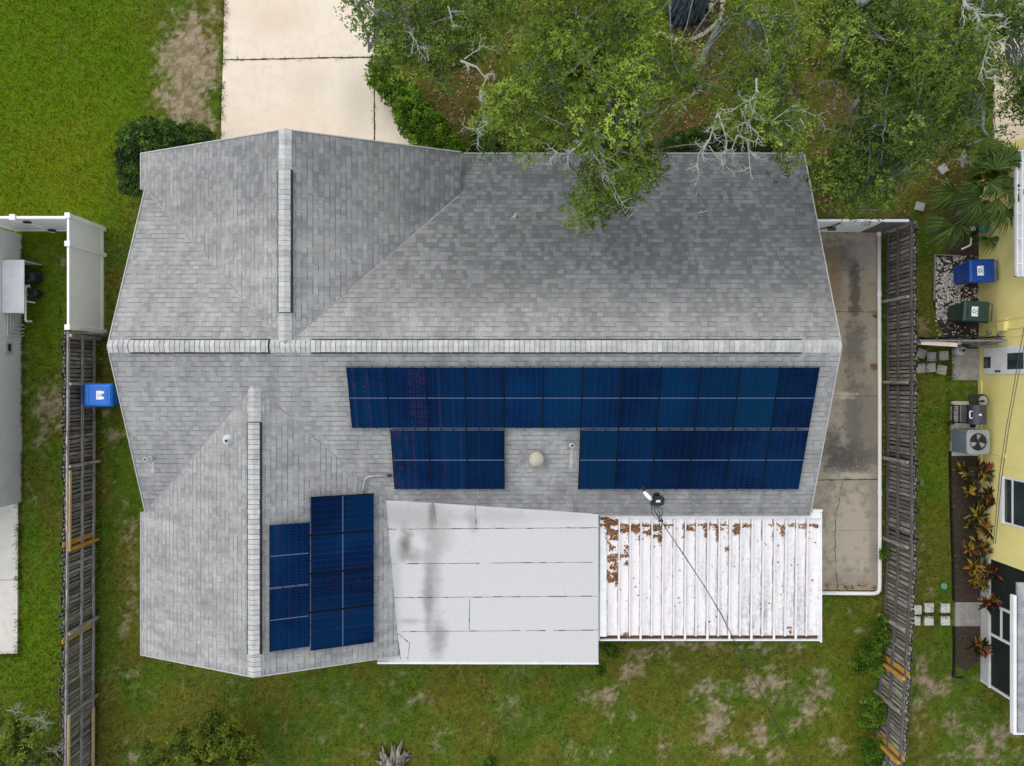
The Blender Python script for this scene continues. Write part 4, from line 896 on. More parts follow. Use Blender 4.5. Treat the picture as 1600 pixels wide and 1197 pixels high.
# PVC pipe edging the slab
pv = MB(); zc = .09
pts = [P(1373.5, 362, zc), P(1374.5, 640, zc), P(1374.5, 914, zc), P(1374, 922, zc), P(1371, 926, zc), P(1365, 927.5, zc), P(1281, 926.5, zc)]
pv.tube(pts, .062, 10); pvt = thing('pvc_pipe', 'long white drain pipe lying along the edge of the concrete slab', 'pipe', P(1374, 640, 0)); obj('pipe', pv, M['white_vinyl'], pvt, smooth=True)
for q, d in ((P(1373.8, 460, zc), (0, 1, 0)), (P(1374.5, 770, zc), (0, 1, 0)), (P(1373.5, 366, zc), (0, 1, 0))):
    m2 = MB(); m2.tube([q - Vector(d) * .07, q + Vector(d) * .07], .072, 12); obj('coupling', m2, M['white_vinyl'], pvt)

# ------------------------------------------------------------ left neighbour
ln_h = thing('neighbour_house', 'pale grey rendered neighbour house at the left edge beside the white gate', 'house', (-17, 0, 0))
wx = -15.88
mb = MB(); mb.box(-19.0, wx, -3.86, 4.80, -.05, 2.5); obj('wall', mb, M['grey_wall'], ln_h)
mb = MB(); mb.hexa([(-19.2, -4.2, 3.4), (wx + .03, -4.2, 2.5), (wx + .03, 5.1, 2.5), (-19.2, 5.1, 3.4), (-19.2, -4.2, 3.55), (wx + .03, -4.2, 2.62), (wx + .03, 5.1, 2.62), (-19.2, 5.1, 3.55)]); obj('roof', mb, plain('neighbour_shingle', (.25, .24, .22), (.18, .17, .16), 9, .9), ln_h)
q0, q1 = P(15, 553, .6), P(15, 535, .6)
mb = MB(); mb.box(wx, wx + .05, q0.y, q1.y, .45, .75); op = obj('utility_hatch', mb, plain('grey_plastic', (.48, .49, .49), None, 5, .5), ln_h, bevel=.02)
mb = MB(); mb.box(wx + .05, wx + .056, q0.y + .09, q1.y - .05, .54, .66); obj('slot', mb, M['black'], op)
# pool equipment under a white board
pe = thing('pool_equipment', 'pool pump and filter pipes under a flat white lid by the grey wall', 'pool pump', (-15.4, 3.1, 0))
ya, yb2 = P(0, 406, .88).y, P(0, 489, .88).y
mb = MB(); mb.box(-15.86, P(37.5, 0, .88).x, yb2, ya, .85, .885); obj('lid', mb, M['white_paint'], pe, bevel=.005)
mb = MB(); mb.box(-15.83, -15.2, ya - .03, ya - .005, 0, .85); obj('side_board', mb, M['white_vinyl_dull'], pe)
mb = MB(); mb.lathe([(.17, 0), (.19, .05), (.19, .4), (.12, .5)], -15.35, ya - .45, 18); mb.tube([(-15.55, ya - .4, .2), (-15.1, ya - .32, .2)], .09, 10); mb.lathe([(.14, 0), (.15, .3), (.1, .38)], -15.3, ya - .95, 16); obj('pump', mb, M['dark_plastic'], pe)
mb = MB(); mb.lathe([(.06, .2), (.09, .22), (.09, .42), (.06, .45)], P(42, 432, .3).x, P(42, 434, .3).y, 12); obj('canister', mb, M['pale_pipe'], pe)
pp = MB(); zq = .32
pp.tube([P(39, 447, zq), P(46, 447, zq)], .045, 8); pp.tube([P(40, 445, zq), P(40, 501, zq), P(41, 502, zq), P(49, 502, .1)], .032, 8); pp.tube([P(36, 470, .3), P(55, 473, .1)], .024, 8); pp.tube([P(33, 489, zq), P(41, 489, zq)], .03, 8); pp.tube([P(38, 460, zq), P(42, 460, zq)], .045, 8)
obj('pipe', pp, M['white_vinyl'], pe)
for i, (xa, yy) in enumerate(((11.5, 525), (16, 520), (20.5, 514), (24.5, 508))):
    pm = MB(); zt = ((-15.84) * F / (xa - CX)); zt = H - zt; pm.tube([(-15.84, yb2 + .1, zt), (-15.84, Yp(yy - 1, zt), zt), (-15.84, Yp(yy, zt), zt - .03), (-15.80, Yp(yy, 0), .02)], .022, 7); pm.tube([(-15.80, Yp(yy, 0), .03), P(38, yy, .03)], .02, 7); obj('pipe', pm, M['pale_pipe'], pe)

# ------------------------------------------------------------ right neighbour (yellow)
yh = thing('neighbour_house', 'yellow rendered neighbour house with white door and screened porch at right', 'house', (17, 0, 0))
WX = 15.10
mb = MB(); mb.box(WX, 21, -5.55, 7.25, -.05, 2.5); obj('wall', mb, M['yellow_wall'], yh)
bd = MB(); q = P(1560, 723, .3); bd.box(WX - .02, WX, Yp(726, .5), Yp(722, .5), 0, 2.5); bd.box(WX - .03, WX, -5.5, Yp(595, .2), 0, .16); obj('trim_band', bd, M['yellow_wall'], yh)
mb = MB(); mb.hexa([(14.96, -5.6, 2.55), (21.5, -5.6, 3.9), (21.5, 8.2, 3.9), (14.96, 8.2, 2.55), (14.96, -5.6, 2.66), (21.5, -5.6, 4.0), (21.5, 8.2, 4.0), (14.96, 8.2, 2.66)]); obj('roof', mb, plain('grey_neighbour_shingle', (.22, .22, .22), (.16, .16, .165), 9, .9), yh)
g0, g1 = Yp(235, 2.55), Yp(432, 2.55)
gt = MB(); xa = P(1588, 0, 2.55).x
gt.box(xa, xa + .02, g1, g0, 2.45, 2.57); gt.box(xa, 14.95, g1, g0, 2.44, 2.47); gt.box(xa, 14.95, g0 - .02, g0, 2.45, 2.56); gt.box(xa, 14.95, g1, g1 + .02, 2.45, 2.56); gt.box(xa + .13, xa + .15, g1, g0, 2.47, 2.6)
for i in range(5): 
    yy = g1 + (g0 - g1) * (i + .5) / 5; gt.box(xa, xa + .14, yy - .015, yy + .015, 2.56, 2.575)
obj('gutter', gt, M['white_paint'], yh)
# door
d0, d1 = Yp(585, .33), Yp(544, .33)
mb = MB(); mb.box(WX - .06, WX, d0, d1, .33, 2.2); dr = obj('door', mb, M['white_paint'], yh, bevel=.006)
mb = MB(); mb.box(WX - .085, WX - .06, Yp(575, .5), Yp(558, .5), .36, .66); pf = obj('pet_flap', mb, M['black'], dr); m2 = MB(); m2.box(WX - .095, WX - .086, Yp(573.5, .5), Yp(561, .5), .38, .58); obj('flap', m2, plain('smoked_flap', (.10, .11, .11), None, 5, .3), pf)
mb = MB(); mb.box(WX - .07, WX - .06, Yp(577, 1.5), Yp(552, 1.5), 1.42, 2.1); obj('door_window', mb, M['glass_dark'], dr)
mb = MB()
for z in (.95, 1.08): mb.tube([(WX - .06, d0 + .09, z), (WX - .11, d0 + .09, z)], .03, 8)
obj('handle', mb, M['black_metal'], dr)
# window
w0, w1 = Yp(818, 1.25), Yp(745, 1.25)
mb = MB(); mb.box(WX - .10, WX, w0, w1, 1.14, 1.24); mb.box(WX - .05, WX, w0, w0 + .06, 1.24, 2.3); mb.box(WX - .05, WX, w1 - .06, w1, 1.24, 2.3); mb.box(WX - .045, WX, w0 + .06, w1 - .06, 1.9 - .33, 1.9 - .28); wf = obj('window', mb, M['white_paint'], yh)
mb = MB(); mb.box(WX - .025, WX - .003, w0 + .06, w1 - .06, 1.24, 2.3); obj('pane', mb, M['glass_dark'], wf)
# wall boxes
mb = MB(); q = P(1577, 509, 1.3); mb.box(WX - .12, WX, q.y - .15, q.y + .13, 1.05, 1.35); mb.box(WX - .05, WX, q.y + .17, q.y + .25, .95, 1.35); mb.tube([(WX - .03, q.y - .1, 1.3), (WX - .03, q.y - .1, 2.4)], .02, 6); mb.tube([(WX - .03, q.y + .2, 1.0), (WX - .03, q.y + .22, 2.4)], .015, 6); mb.tube([(WX - .03, q.y - .35, 1.5), (WX - .03, q.y - .33, 2.4)], .015, 6); obj('utility_box', mb, M['yellow_wall'], yh)
for (px_, py_, r_) in ((1558, 519, .06), (1574, 524, .075)):
    mb = MB(); q = P(px_, py_, .6 + (px_ - 1558) * .03); mb.tube([(WX, q.y, q.z), (WX - .12, q.y, q.z)], r_, 14); obj('meter', mb, M['galv'], yh, bevel=.012)
mb = MB(); q = P(1569, 712, 1.0); mb.tube([(WX - .03, Yp(705, .6), .55), (WX - .03, Yp(711, 1), 1.0)], .02, 6); mb.box(WX - .06, WX, q.y - .05, q.y + .06, 1.0, 1.25); obj('line_cover', mb, M['yellow_wall'], yh)
# screened porch
pr = thing('screened_porch', 'white framed screened porch with dark mesh at the lower right', 'porch', (16, -7.6, 0))
PX = P(1532, 0, 0).x; yS, yN = Yp(1064, 0), -5.56
mb = MB(); mb.box(PX, PX + .06, yS, yN, 0, .40); mb.box(PX, 20, yS, yS + .06, 0, .40); obj('kick_panel', mb, M['white_vinyl_dull'], pr)
mb = MB(); mb.box(PX - .03, PX + .08, yS - .03, yN, .40, .46); obj('sill', mb, M['white_paint'], pr)
mb = MB(); mb.box(PX + .03, PX + .035, yS + .03, yN, .46, 2.3); mb.box(PX, 20, yS + .03, yS + .035, .46, 2.3); obj('screen', mb, M['screen'], pr)
for (ya_, z0_, z1_) in ((Yp(1064, 0) + .03, 0, 2.3), (Yp(990, .45), .46, 2.3), (Yp(948, .8), .46, 2.3)):
    mb = MB(); mb.box(PX - .01, PX + .07, ya_ - .04, ya_ + .04, z0_, z1_); obj('post', mb, M['white_paint'], pr)
mb = MB(); mb.box(PX - .005, PX + .065, Yp(990, .45), Yp(948, .8), .93, .99); obj('rail', mb, M['white_paint'], pr)
mb = MB(); mb.box(PX + .9, PX + 1.5, yS + .35, yS + .65, .0, .55); obj('bench', mb, M['white_vinyl_dull'], pr)
gx0 = P(1582, 0, 2.45).x; ye, yn = Yp(1146, 2.45), Yp(930, 2.45)
mb = MB(); mb.box(gx0 + .16, 21, ye + .02, yn + .35, 2.36, 2.44); 
for i in range(12): mb.box(gx0 + .17, 21, ye + .1 + i * .33, ye + .14 + i * .33, 2.44, 2.475)
obj('roof', mb, plain('porch_pan_roof', (.36, .37, .38), (.26, .27, .28), 3, .6), pr)
mb = MB(); mb.box(gx0, gx0 + .09, ye, yn, 2.34, 2.5); mb.box(gx0, 21, ye - .02, ye + .02, 2.34, 2.5); obj('gutter', mb, M['white_paint'], pr, bevel=.008)

# ------------------------------------------------------------ bins
def wheelie_bin(label, loc, rz, mat, wd=.70, dp=.80, ht=1.08, sticker='arrows'):
    t = thing('wheelie_bin', label, 'bin', loc, rz, 'wheelie bins beside the houses')     # lid front towards +x, handle at -x
    mb = MB(); bw, bd_ = wd * .78, dp * .70
    mb.hexa([(-bd_ / 2 - .02, -bw / 2, .05), (bd_ / 2 - .02, -bw / 2, .05), (bd_ / 2 - .02, bw / 2, .05), (-bd_ / 2 - .02, bw / 2, .05), (-dp / 2 + .04, -wd / 2 + .03, ht - .1), (dp / 2 - .04, -wd / 2 + .03, ht - .1), (dp / 2 - .04, wd / 2 - .03, ht - .1), (-dp / 2 + .04, wd / 2 - .03, ht - .1)])
    mb.box(-dp / 2 + .015, dp / 2 - .015, -wd / 2 + .01, wd / 2 - .01, ht - .14, ht - .09)
    obj('body', mb, mat, t, bevel=.02, local=True)
    mb = MB(); z0, z1, z2 = ht - .09, ht - .03, ht + .02
    L = [(-dp / 2, wd / 2), (dp / 2, wd / 2)]
    f = lambda k, z: [(-dp / 2 * (k if k < 1 else 1) , -wd / 2 * k, z), (dp / 2 * k, -wd / 2 * k, z), (dp / 2 * k, wd / 2 * k, z), (-dp / 2 * (k if k < 1 else 1), wd / 2 * k, z)]
    vs = f(1, z0) + f(1, z1) + f(.86, z2); fs = [(3, 2, 1, 0), (8, 9, 10, 11)]
    for a_ in (0, 4):
        for i in range(4): fs.append((a_ + i, a_ + (i + 1) % 4, a_ + 4 + (i + 1) % 4, a_ + 4 + i))
    mb.add(vs, fs); lid = obj('lid', mb, mat, t, bevel=.022, local=True)
    for xa_, xb_ in ((-dp * .34, -dp * .31), (dp * .33, dp * .35)):
        mb = MB(); mb.box(xa_, xb_, -wd * .34, wd * .34, z2, z2 + .011); obj('lid_ridge', mb, mat, lid, local=True)
    mb = MB(); mb.tube([(-dp / 2 - .02, -wd / 2 + .05, ht - .08), (-dp / 2 - .10, -wd / 2 + .07, ht - .06), (-dp / 2 - .10, wd / 2 - .07, ht - .06), (-dp / 2 - .02, wd / 2 - .05, ht - .08)], .018, 8); obj('handle', mb, mat, t, local=True)
    for s in (-1, 1):
        mb = MB(); mb.tube([(-bd_ / 2 - .02, s * (bw / 2 + .01), .12), (-bd_ / 2 - .02, s * (bw / 2 + .06), .12)], .12, 16); obj('wheel', mb, M['black'], t, local=True)
    mb = MB(); zz = z2 + .0035
    if sticker == 'arrows':
        mb.box(-.03, .17, -.15, .15, z2 - .004, zz - .001); st = obj('sticker', mb, M['sticker'], t, local=True)
        mk = MB(); c_ = Vector((.085, 0, 0))
        for k in range(3):
            a0 = k * 2.094; p0 = Vector((math.cos(a0), math.sin(a0))) * .062; p1 = Vector((math.cos(a0 + 1.5), math.sin(a0 + 1.5))) * .062
            d = (p1 - p0).normalized(); nn = Vector((-d.y, d.x)); q0, q1 = p0, p0.lerp(p1, .62)
            mk.face([(c_.x + v.x, c_.y + v.y, zz + .001) for v in (q0 - nn * .012, q1 - nn * .012, q1 + nn * .012, q0 + nn * .012)])
            mk.face([(c_.x + v.x, c_.y + v.y, zz + .001) for v in (q1 - nn * .028, p1, q1 + nn * .028)])
        for k in range(3): mk.box(-.015 + .0 * k, .0, -.1 + k * .07, -.05 + k * .07, zz, zz + .0012)
        obj('recycling_mark', mk, M['sticker_ink'], st, local=True)
    else:
        mb.box(-.04, .125, -.135, .135, z2 - .004, zz - .001)
        for s in (-1, 1): mb.lathe([(.042, z2 - .004), (.042, zz)], .16, s * .085, 16)
        st = obj('sticker', mb, M['sticker'], t, local=True)
        mk = MB(); mk.box(.07, .10, -.022, .022, zz, zz + .001); mk.box(.0, .05, -.05, -.03, zz, zz + .001); obj('sticker_mark', mk, M['sticker_ink'], st, local=True)
        mk = MB(); mk.box(.02, .045, .03, .06, zz, zz + .001); mk.box(.0, .02, -.01, .02, zz, zz + .001); obj('sticker_mark', mk, M['sticker_red'], st, local=True)
    return t
q = P(1535, 423, 1.08); wheelie_bin('dark blue recycling bin with white recycling sticker on gravel by the yellow wall', (q.x, q.y, 0), math.pi + .03, M['blue_plastic'], wd=.72, dp=.80)
q = P(1526, 487, 1.08); wheelie_bin('dark green wheelie bin with white sticker by the yellow wall', (q.x, q.y, 0), math.pi - .06, M['green_plastic'], wd=.66, dp=.82)
q = P(153, 617.5, 1.08); wheelie_bin('bright blue wheelie bin standing between the left fence and the house', (q.x, q.y, 0), 0.0, M['blue_plastic_light'], wd=.72, dp=.88, sticker='dots')

# ------------------------------------------------------------ condenser, grill, tank, valves
q = P(1528.5, 690.5, .86); ac = thing('condenser_unit', 'grey outdoor air conditioning condenser with open fan on top beside the yellow wall', 'air conditioner', (q.x, q.y, 0))
a_ = .345; mb = MB(); mb.box(-a_, a_, -a_ - .02, a_ + .02, .05, .82); obj('casing', mb, M['ac_side'], ac, bevel=.05, local=True)
mb = MB()
for i in range(16): mb.box(-a_ - .006, a_ + .006, -a_ - .026, a_ + .026, .1 + i * .044, .112 + i * .044)
obj('louvre', mb, M['ac_side'], ac, bevel=.04, local=True)
mb = MB(); N_ = 40; ro, hw = .275, a_ + .015
for ring in range(1):
    outer = []
    for i in range(N_):
        an = 2 * math.pi * i / N_; cx_, sy_ = math.cos(an), math.sin(an); k_ = (abs(cx_) ** 8 + abs(sy_) ** 8) ** (-1 / 8); outer.append((cx_ * k_ * hw, sy_ * k_ * (hw + .02)))
    inner = [(math.cos(2 * math.pi * i / N_) * ro, math.sin(2 * math.pi * i / N_) * ro) for i in range(N_)]
    for i in range(N_):
        j = (i + 1) % N_
        mb.face([(outer[i][0], outer[i][1], .86), (outer[j][0], outer[j][1], .86), (inner[j][0], inner[j][1], .875), (inner[i][0], inner[i][1], .875)])
        mb.face([(outer[i][0], outer[i][1], .81), (outer[j][0], outer[j][1], .81), (outer[j][0], outer[j][1], .86), (outer[i][0], outer[i][1], .86)])
        mb.face([(inner[i][0], inner[i][1], .875), (inner[j][0], inner[j][1], .875), (inner[j][0], inner[j][1], .70), (inner[i][0], inner[i][1], .70)])
obj('top_cover', mb, M['ac_grey'], ac, local=True)
mb = MB(); mb.lathe([(.27, .823), (.27, .828)], 0, 0, 32); obj('fan_well', mb, M['black'], ac, local=True)
fb = MB()
for k in range(3):
    a0 = k * 2.094 + 1.45
    pts = [(r_ * math.cos(a0 + w_), r_ * math.sin(a0 + w_), .835 + .03 * (w_ + .35)) for r_, w_ in ((.07, -.25), (.24, -.38), (.245, .28), (.15, .42), (.06, .35))]
    fb.face(pts)
obj('fan_blade', fb, M['aluminium'], ac, local=True)
mb = MB(); mb.lathe([(.055, .82), (.055, .86)], 0, 0, 14); mb.beam((0, 0, .872), (0, -.27, .872), .012, .012); obj('fan_motor', mb, M['dark_plastic'], ac, local=True)
mb = MB()
for r_ in (.09, .15, .21): mb.tube([(r_ * math.cos(i * .2618), r_ * math.sin(i * .2618), .878) for i in range(25)], .0025, 4)
for k in range(6): an = k * 1.047; mb.tube([(.03 * math.cos(an), .03 * math.sin(an), .878), (.275 * math.cos(an), .275 * math.sin(an), .878)], .003, 4)
obj('grille', mb, M['dark_plastic'], ac, local=True)
sheet('equipment_pad', [(1486, 627), (1531, 627), (1531, 712), (1486, 712)], .035, M['paver_white'])

q = P(1532, 648, 1.0); gr = thing('barbecue_grill', 'black barrel barbecue with pale handle on the pad beside the yellow wall', 'barbecue', (q.x - .02, q.y, 0))
mb = MB(); rr, hl = .27, .30
def barrel(mb, a0, a1, n_=14, r=rr, zc_=.84, hl=hl):
    prof = [(r * math.cos(a0 + (a1 - a0) * i / n_), zc_ + r * math.sin(a0 + (a1 - a0) * i / n_)) for i in range(n_ + 1)]
    for (xa, za), (xb, zb) in zip(prof[:-1], prof[1:]): mb.face([(xa, -hl, za), (xb, -hl, zb), (xb, hl, zb), (xa, hl, za)][::-1])
    mb.face([(x_, -hl, z_) for x_, z_ in prof]); mb.face([(x_, hl, z_) for x_, z_ in prof[::-1]])
barrel(mb, 0.05, math.pi - .05); obj('lid', mb, M['grill'], gr, smooth=False, local=True)
mb = MB(); barrel(mb, math.pi, 2 * math.pi, r=.262, hl=.295); obj('firebox', mb, M['black_metal'], gr, local=True)
mb = MB(); mb.tube([(-.22, -.10, .98), (-.31, -.11, 1.02), (-.33, -.07, 1.03), (-.33, .07, 1.03), (-.31, .11, 1.02), (-.22, .10, .98)], .018, 8); obj('handle', mb, M['white_vinyl'], gr, local=True)
mb = MB(); mb.lathe([(.036, 1.09), (.036, 1.135), (.03, 1.14)], -.06, 0, 14); obj('thermometer', mb, M['sticker'], gr, local=True)
mb = MB(); mb.lathe([(.012, 1.14), (.012, 1.145)], -.06, 0, 8); mb.box(-.13, -.085, -.01, .01, 1.075, 1.10); obj('gauge_mark', mb, M['aluminium'], gr, local=True)
for sx, sy in ((-.32, -.27), (-.32, .27), (.24, -.27), (.24, .27)):
    mb = MB(); mb.beam((sx, sy, .03), (sx * .8, sy, .75), .035, .035); obj('leg', mb, M['black_metal'], gr, local=True)
mb = MB(); mb.beam((-.34, -.29, .2), (-.34, .29, .2), .035, .03); mb.beam((-.36, -.29, .55), (-.36, .29, .55), .035, .03); mb.beam((-.36, .27, .55), (.2, .27, .6), .03, .03)
for i in range(9): mb.beam((-.3 , -.26 + i * .065, .18), (.24, -.26 + i * .065, .18), .008, .008)
obj('shelf_rack', mb, M['black_metal'], gr, local=True)
for sx in (-.34,):
    for sy in (-.32, ):
        mb = MB(); mb.tube([(sx, sy - .03, .1), (sx, sy + .03, .1)], .10, 16); obj('wheel', mb, M['black'], gr, local=True)
mb = MB(); mb.box(-.40, -.24, -.25, .25, .73, .76); obj('front_shelf', mb, plain('dark_shelf', (.06, .065, .075), None, 5, .5), gr, local=True)
sh = MB(); pl = [(-.22, .32)] + [(.18 + .20 * math.cos(t_), .42 + .22 * math.sin(t_)) for t_ in [(-.9 + i * .2) for i in range(14)]] + [(-.22, .62)]
sh.prism(pl, .80, .85); obj('side_shelf', sh, M['black'], gr, local=True, bevel=.01)
sh = MB(); pl = [(.20 + .14 * math.cos(i * .2618), .42 + .165 * math.sin(i * .2618)) for i in range(24)]; sh.prism(pl, .851, .862); obj('shelf_inset', sh, M['aluminium'], gr, local=True)
mb = MB(); mb.tube([(.0, .40, .9), (.18, .42, .9)], .022, 8); mb.box(.13, .2, .38, .45, .862, .92); obj('burner_knob', mb, M['black'], gr, local=True)
mb = MB(); mb.box(-.05, .06, -.42, -.30, .6, .7); mb.tube([(0, -.3, .78), (0, -.42, .74)], .03, 8); obj('vent_stub', mb, M['black_metal'], gr, local=True)

q = P(1504, 547.5, .42); tk = thing('propane_tank', 'small pale blue propane tank standing on concrete under the short fence', 'gas tank', (q.x, q.y, 0))
mb = MB(); mb.lathe([(.11, .02), (.15, .06), (.15, .30), (.135, .36), (.09, .40), (.04, .415)], 0, 0, 24); obj('cylinder', mb, M['tank'], tk, smooth=True, local=True)
mb = MB(); mb.lathe([(.10, .38), (.095, .47), (.088, .47), (.09, .38)], 0, 0, 20); obj('collar', mb, M['tank'], tk, local=True)
mb = MB(); mb.lathe([(.028, .41), (.028, .48), (.045, .48), (.045, .5)], 0.0, 0, 10); obj('valve', mb, M['black'], tk, local=True)
q = P(1528, 359, .5); wp_ = thing('water_pump', 'small dark water pump with teal pressure tank by the yellow wall', 'water pump', (q.x, q.y, 0))
mb = MB(); mb.lathe([(.06, .45), (.13, .5), (.155, .60), (.13, .70), (.05, .74)], .12, .03, 18); obj('pressure_tank', mb, M['teal'], wp_, smooth=True, local=True)
mb = MB(); mb.box(-.26, .16, -.12, .12, .0, .3); mb.tube([(-.2, 0, .3), (-.2, 0, .5)], .07, 10); mb.tube([(.12, .03, .3), (.12, .03, .5)], .05, 10); obj('pump', mb, M['black'], wp_, bevel=.02, local=True)
mb = MB(); mb.box(-.22, -.10, -.03, .1, .42, .56); obj('switch_box', mb, M['pale_pipe'], wp_, bevel=.01, local=True)
mb = MB(); mb.tube([(-.12, -.22, .35), (-.10, -.42, .3), (-.12, -.46, .28), (-.26, -.54, .1)], .03, 8); obj('pipe', mb, M['white_vinyl'], wp_, local=True)

# ------------------------------------------------------------ paving stones, pads, edging
def stone(name, label, cat, px, py, s, rot, mat, group, h=.045, z=0.0):
    q = P(px, py, 0); mb = MB(); c_, s_ = math.cos(rot), math.sin(rot)
    mb.prism([(x_ * c_ - y_ * s_, x_ * s_ + y_ * c_) for x_, y_ in ((-s / 2, -s / 2), (s / 2, -s / 2), (s / 2, s / 2), (-s / 2, s / 2))], -.05, h)
    o = obj(name, mb, mat, bevel=.008); o.location = (q.x, q.y, z); return tag(o, label, cat, group)
G1 = 'grey stepping stones by the short fence'
for (px_, py_, r_, lb) in ((1438.6, 552.3, -.3, 'grey stepping stone by the short fence, upper row nearest the long fence'), (1454.7, 557.4, -.03, 'grey stepping stone by the short fence, middle of the upper row'), (1474, 555.7, .06, 'grey stepping stone by the short fence, upper row beside the concrete pad'),
                           (1438, 575.4, .08, 'grey stepping stone by the short fence, lower row nearest the long fence'), (1453.8, 574.3, .04, 'grey stepping stone by the short fence, middle of the lower row'), (1470.7, 577.7, -.2, 'grey stepping stone by the short fence, lower row beside the concrete pad')):
    stone('stepping_stone', lb, 'stepping stone', px_, py_, .30, r_, M['paver'], G1)
G2 = 'white stepping stones by the porch'
for (px_, py_, lb) in ((1451, 949.3, 'white stepping stone, upper of the middle pair leading to the porch'), (1476.4, 950, 'white stepping stone, upper of the pair nearest the porch pad'), (1450.5, 969.6, 'white stepping stone, lower of the middle pair leading to the porch'), (1476.4, 969.6, 'white stepping stone, lower of the pair nearest the porch pad'), (1432, 952.7, 'white stepping stone half hidden by the fence, upper one'), (1430, 969.6, 'white stepping stone half hidden by the fence, lower one')):
    stone('stepping_stone', lb, 'stepping stone', px_, py_, .295, random.uniform(-.03, .03), M['paver_white'], G2)
stone('stepping_stone', 'grey square stepping stone turned cornerwise in brown litter under the oak', 'stepping stone', 1473, 264.5, .27, .6, M['paver'], 'loose stepping stones near the palms')
stone('stepping_stone', 'grey square stepping stone near the fence corner left of the palms', 'stepping stone', 1437, 323, .27, -.25, M['paver'], 'loose stepping stones near the palms')
sheet('concrete_pad', [(1487, 545), (1530, 545), (1530, 594), (1487, 594)], .03, M['pad'])
sheet('porch_pad', [(1492, 941), (1531, 941), (1531, 978), (1492, 978)], .03, M['pad'])
ed = MB(); pts = [P(x, y, .03) for x, y in ((1484.5, 705), (1485, 740), (1486, 790), (1488, 850), (1489.5, 905), (1490, 938))]
for a_, b_ in zip(pts[:-1], pts[1:]): ed.beam(a_, b_, .03, .12)
tag(obj('garden_edging', ed, M['black']), 'black edging strip along the croton bed above the porch pad', 'edging')
ed = MB(); pts = [P(x, y, .03) for x, y in ((1490, 980), (1491, 1010), (1490.5, 1040), (1489, 1058), (1499, 1059), (1505, 1058))]
for a_, b_ in zip(pts[:-1], pts[1:]): ed.beam(a_, b_, .03, .12)
tag(obj('garden_edging', ed, M['black']), 'black edging strip below the porch pad ending in a hook', 'edging')
ed = MB(); pts = [P(x, y, .03) for x, y in ((1461, 398), (1460, 440), (1459, 470))]
for a_, b_ in zip(pts[:-1], pts[1:]): ed.beam(a_, b_, .025, .08)
ed.beam(P(1461, 398, .03), P(1500, 400, .03), .025, .08)
tag(obj('garden_edging', ed, M['pad']), 'pale edging strip around the white gravel beside the bins', 'edging')
q = P(1475, 916, 0); mb = MB(); mb.lathe([(.10, -.02), (.10, .02), (.08, .03), (.03, .026)], q.x, q.y, 20); tag(obj('valve_cover', mb, plain('mint_plastic', (.10, .32, .22), (.14, .38, .27), 6, .5)), 'round mint green valve cover in the grass strip', 'valve cover')
# white gravel
def pebbles():
    r = np.random.default_rng(4); V = []; C = []
    for _ in range(3600):
        px_ = r.uniform(1458, 1531); py_ = r.uniform(400, 532)
        dens = 1.0 if px_ < 1500 and 425 < py_ < 500 else .35
        if py_ > 500: dens = .18 if px_ > 1475 else .06
        if px_ > 1505: dens *= .6
        dens *= .25 + 1.1 * float(sstep(.38, .6, fbm(px_ / 9., py_ / 9., 51, 3)))
        if r.random() > dens or (px_ < 1462 + max(0, (475 - py_)) * .0): continue
        q = P(px_, py_, 0); s = r.uniform(.018, .045); a0 = r.uniform(0, 6.28); zz = r.uniform(.006, .02)
        pts = [np.array([q.x + s * math.cos(a0 + k * 1.0472) * r.uniform(.7, 1.1), q.y + s * math.sin(a0 + k * 1.0472) * r.uniform(.6, 1.0), zz]) for k in range(6)]
        ap = np.array([q.x, q.y, zz + s * .55]); cc = np.array((.62, .60, .55)) * r.uniform(.45, 1.2)
        for k in range(6): V.append([pts[k], pts[(k + 1) % 6], ap]); C.append(cc)
    o = np_mesh('gravel', np.array(V), 3, np.array(C), M['pebble'], None, 'stuff'); tag(o, 'white gravel scattered on dark soil around the bins', 'gravel')
pebbles()

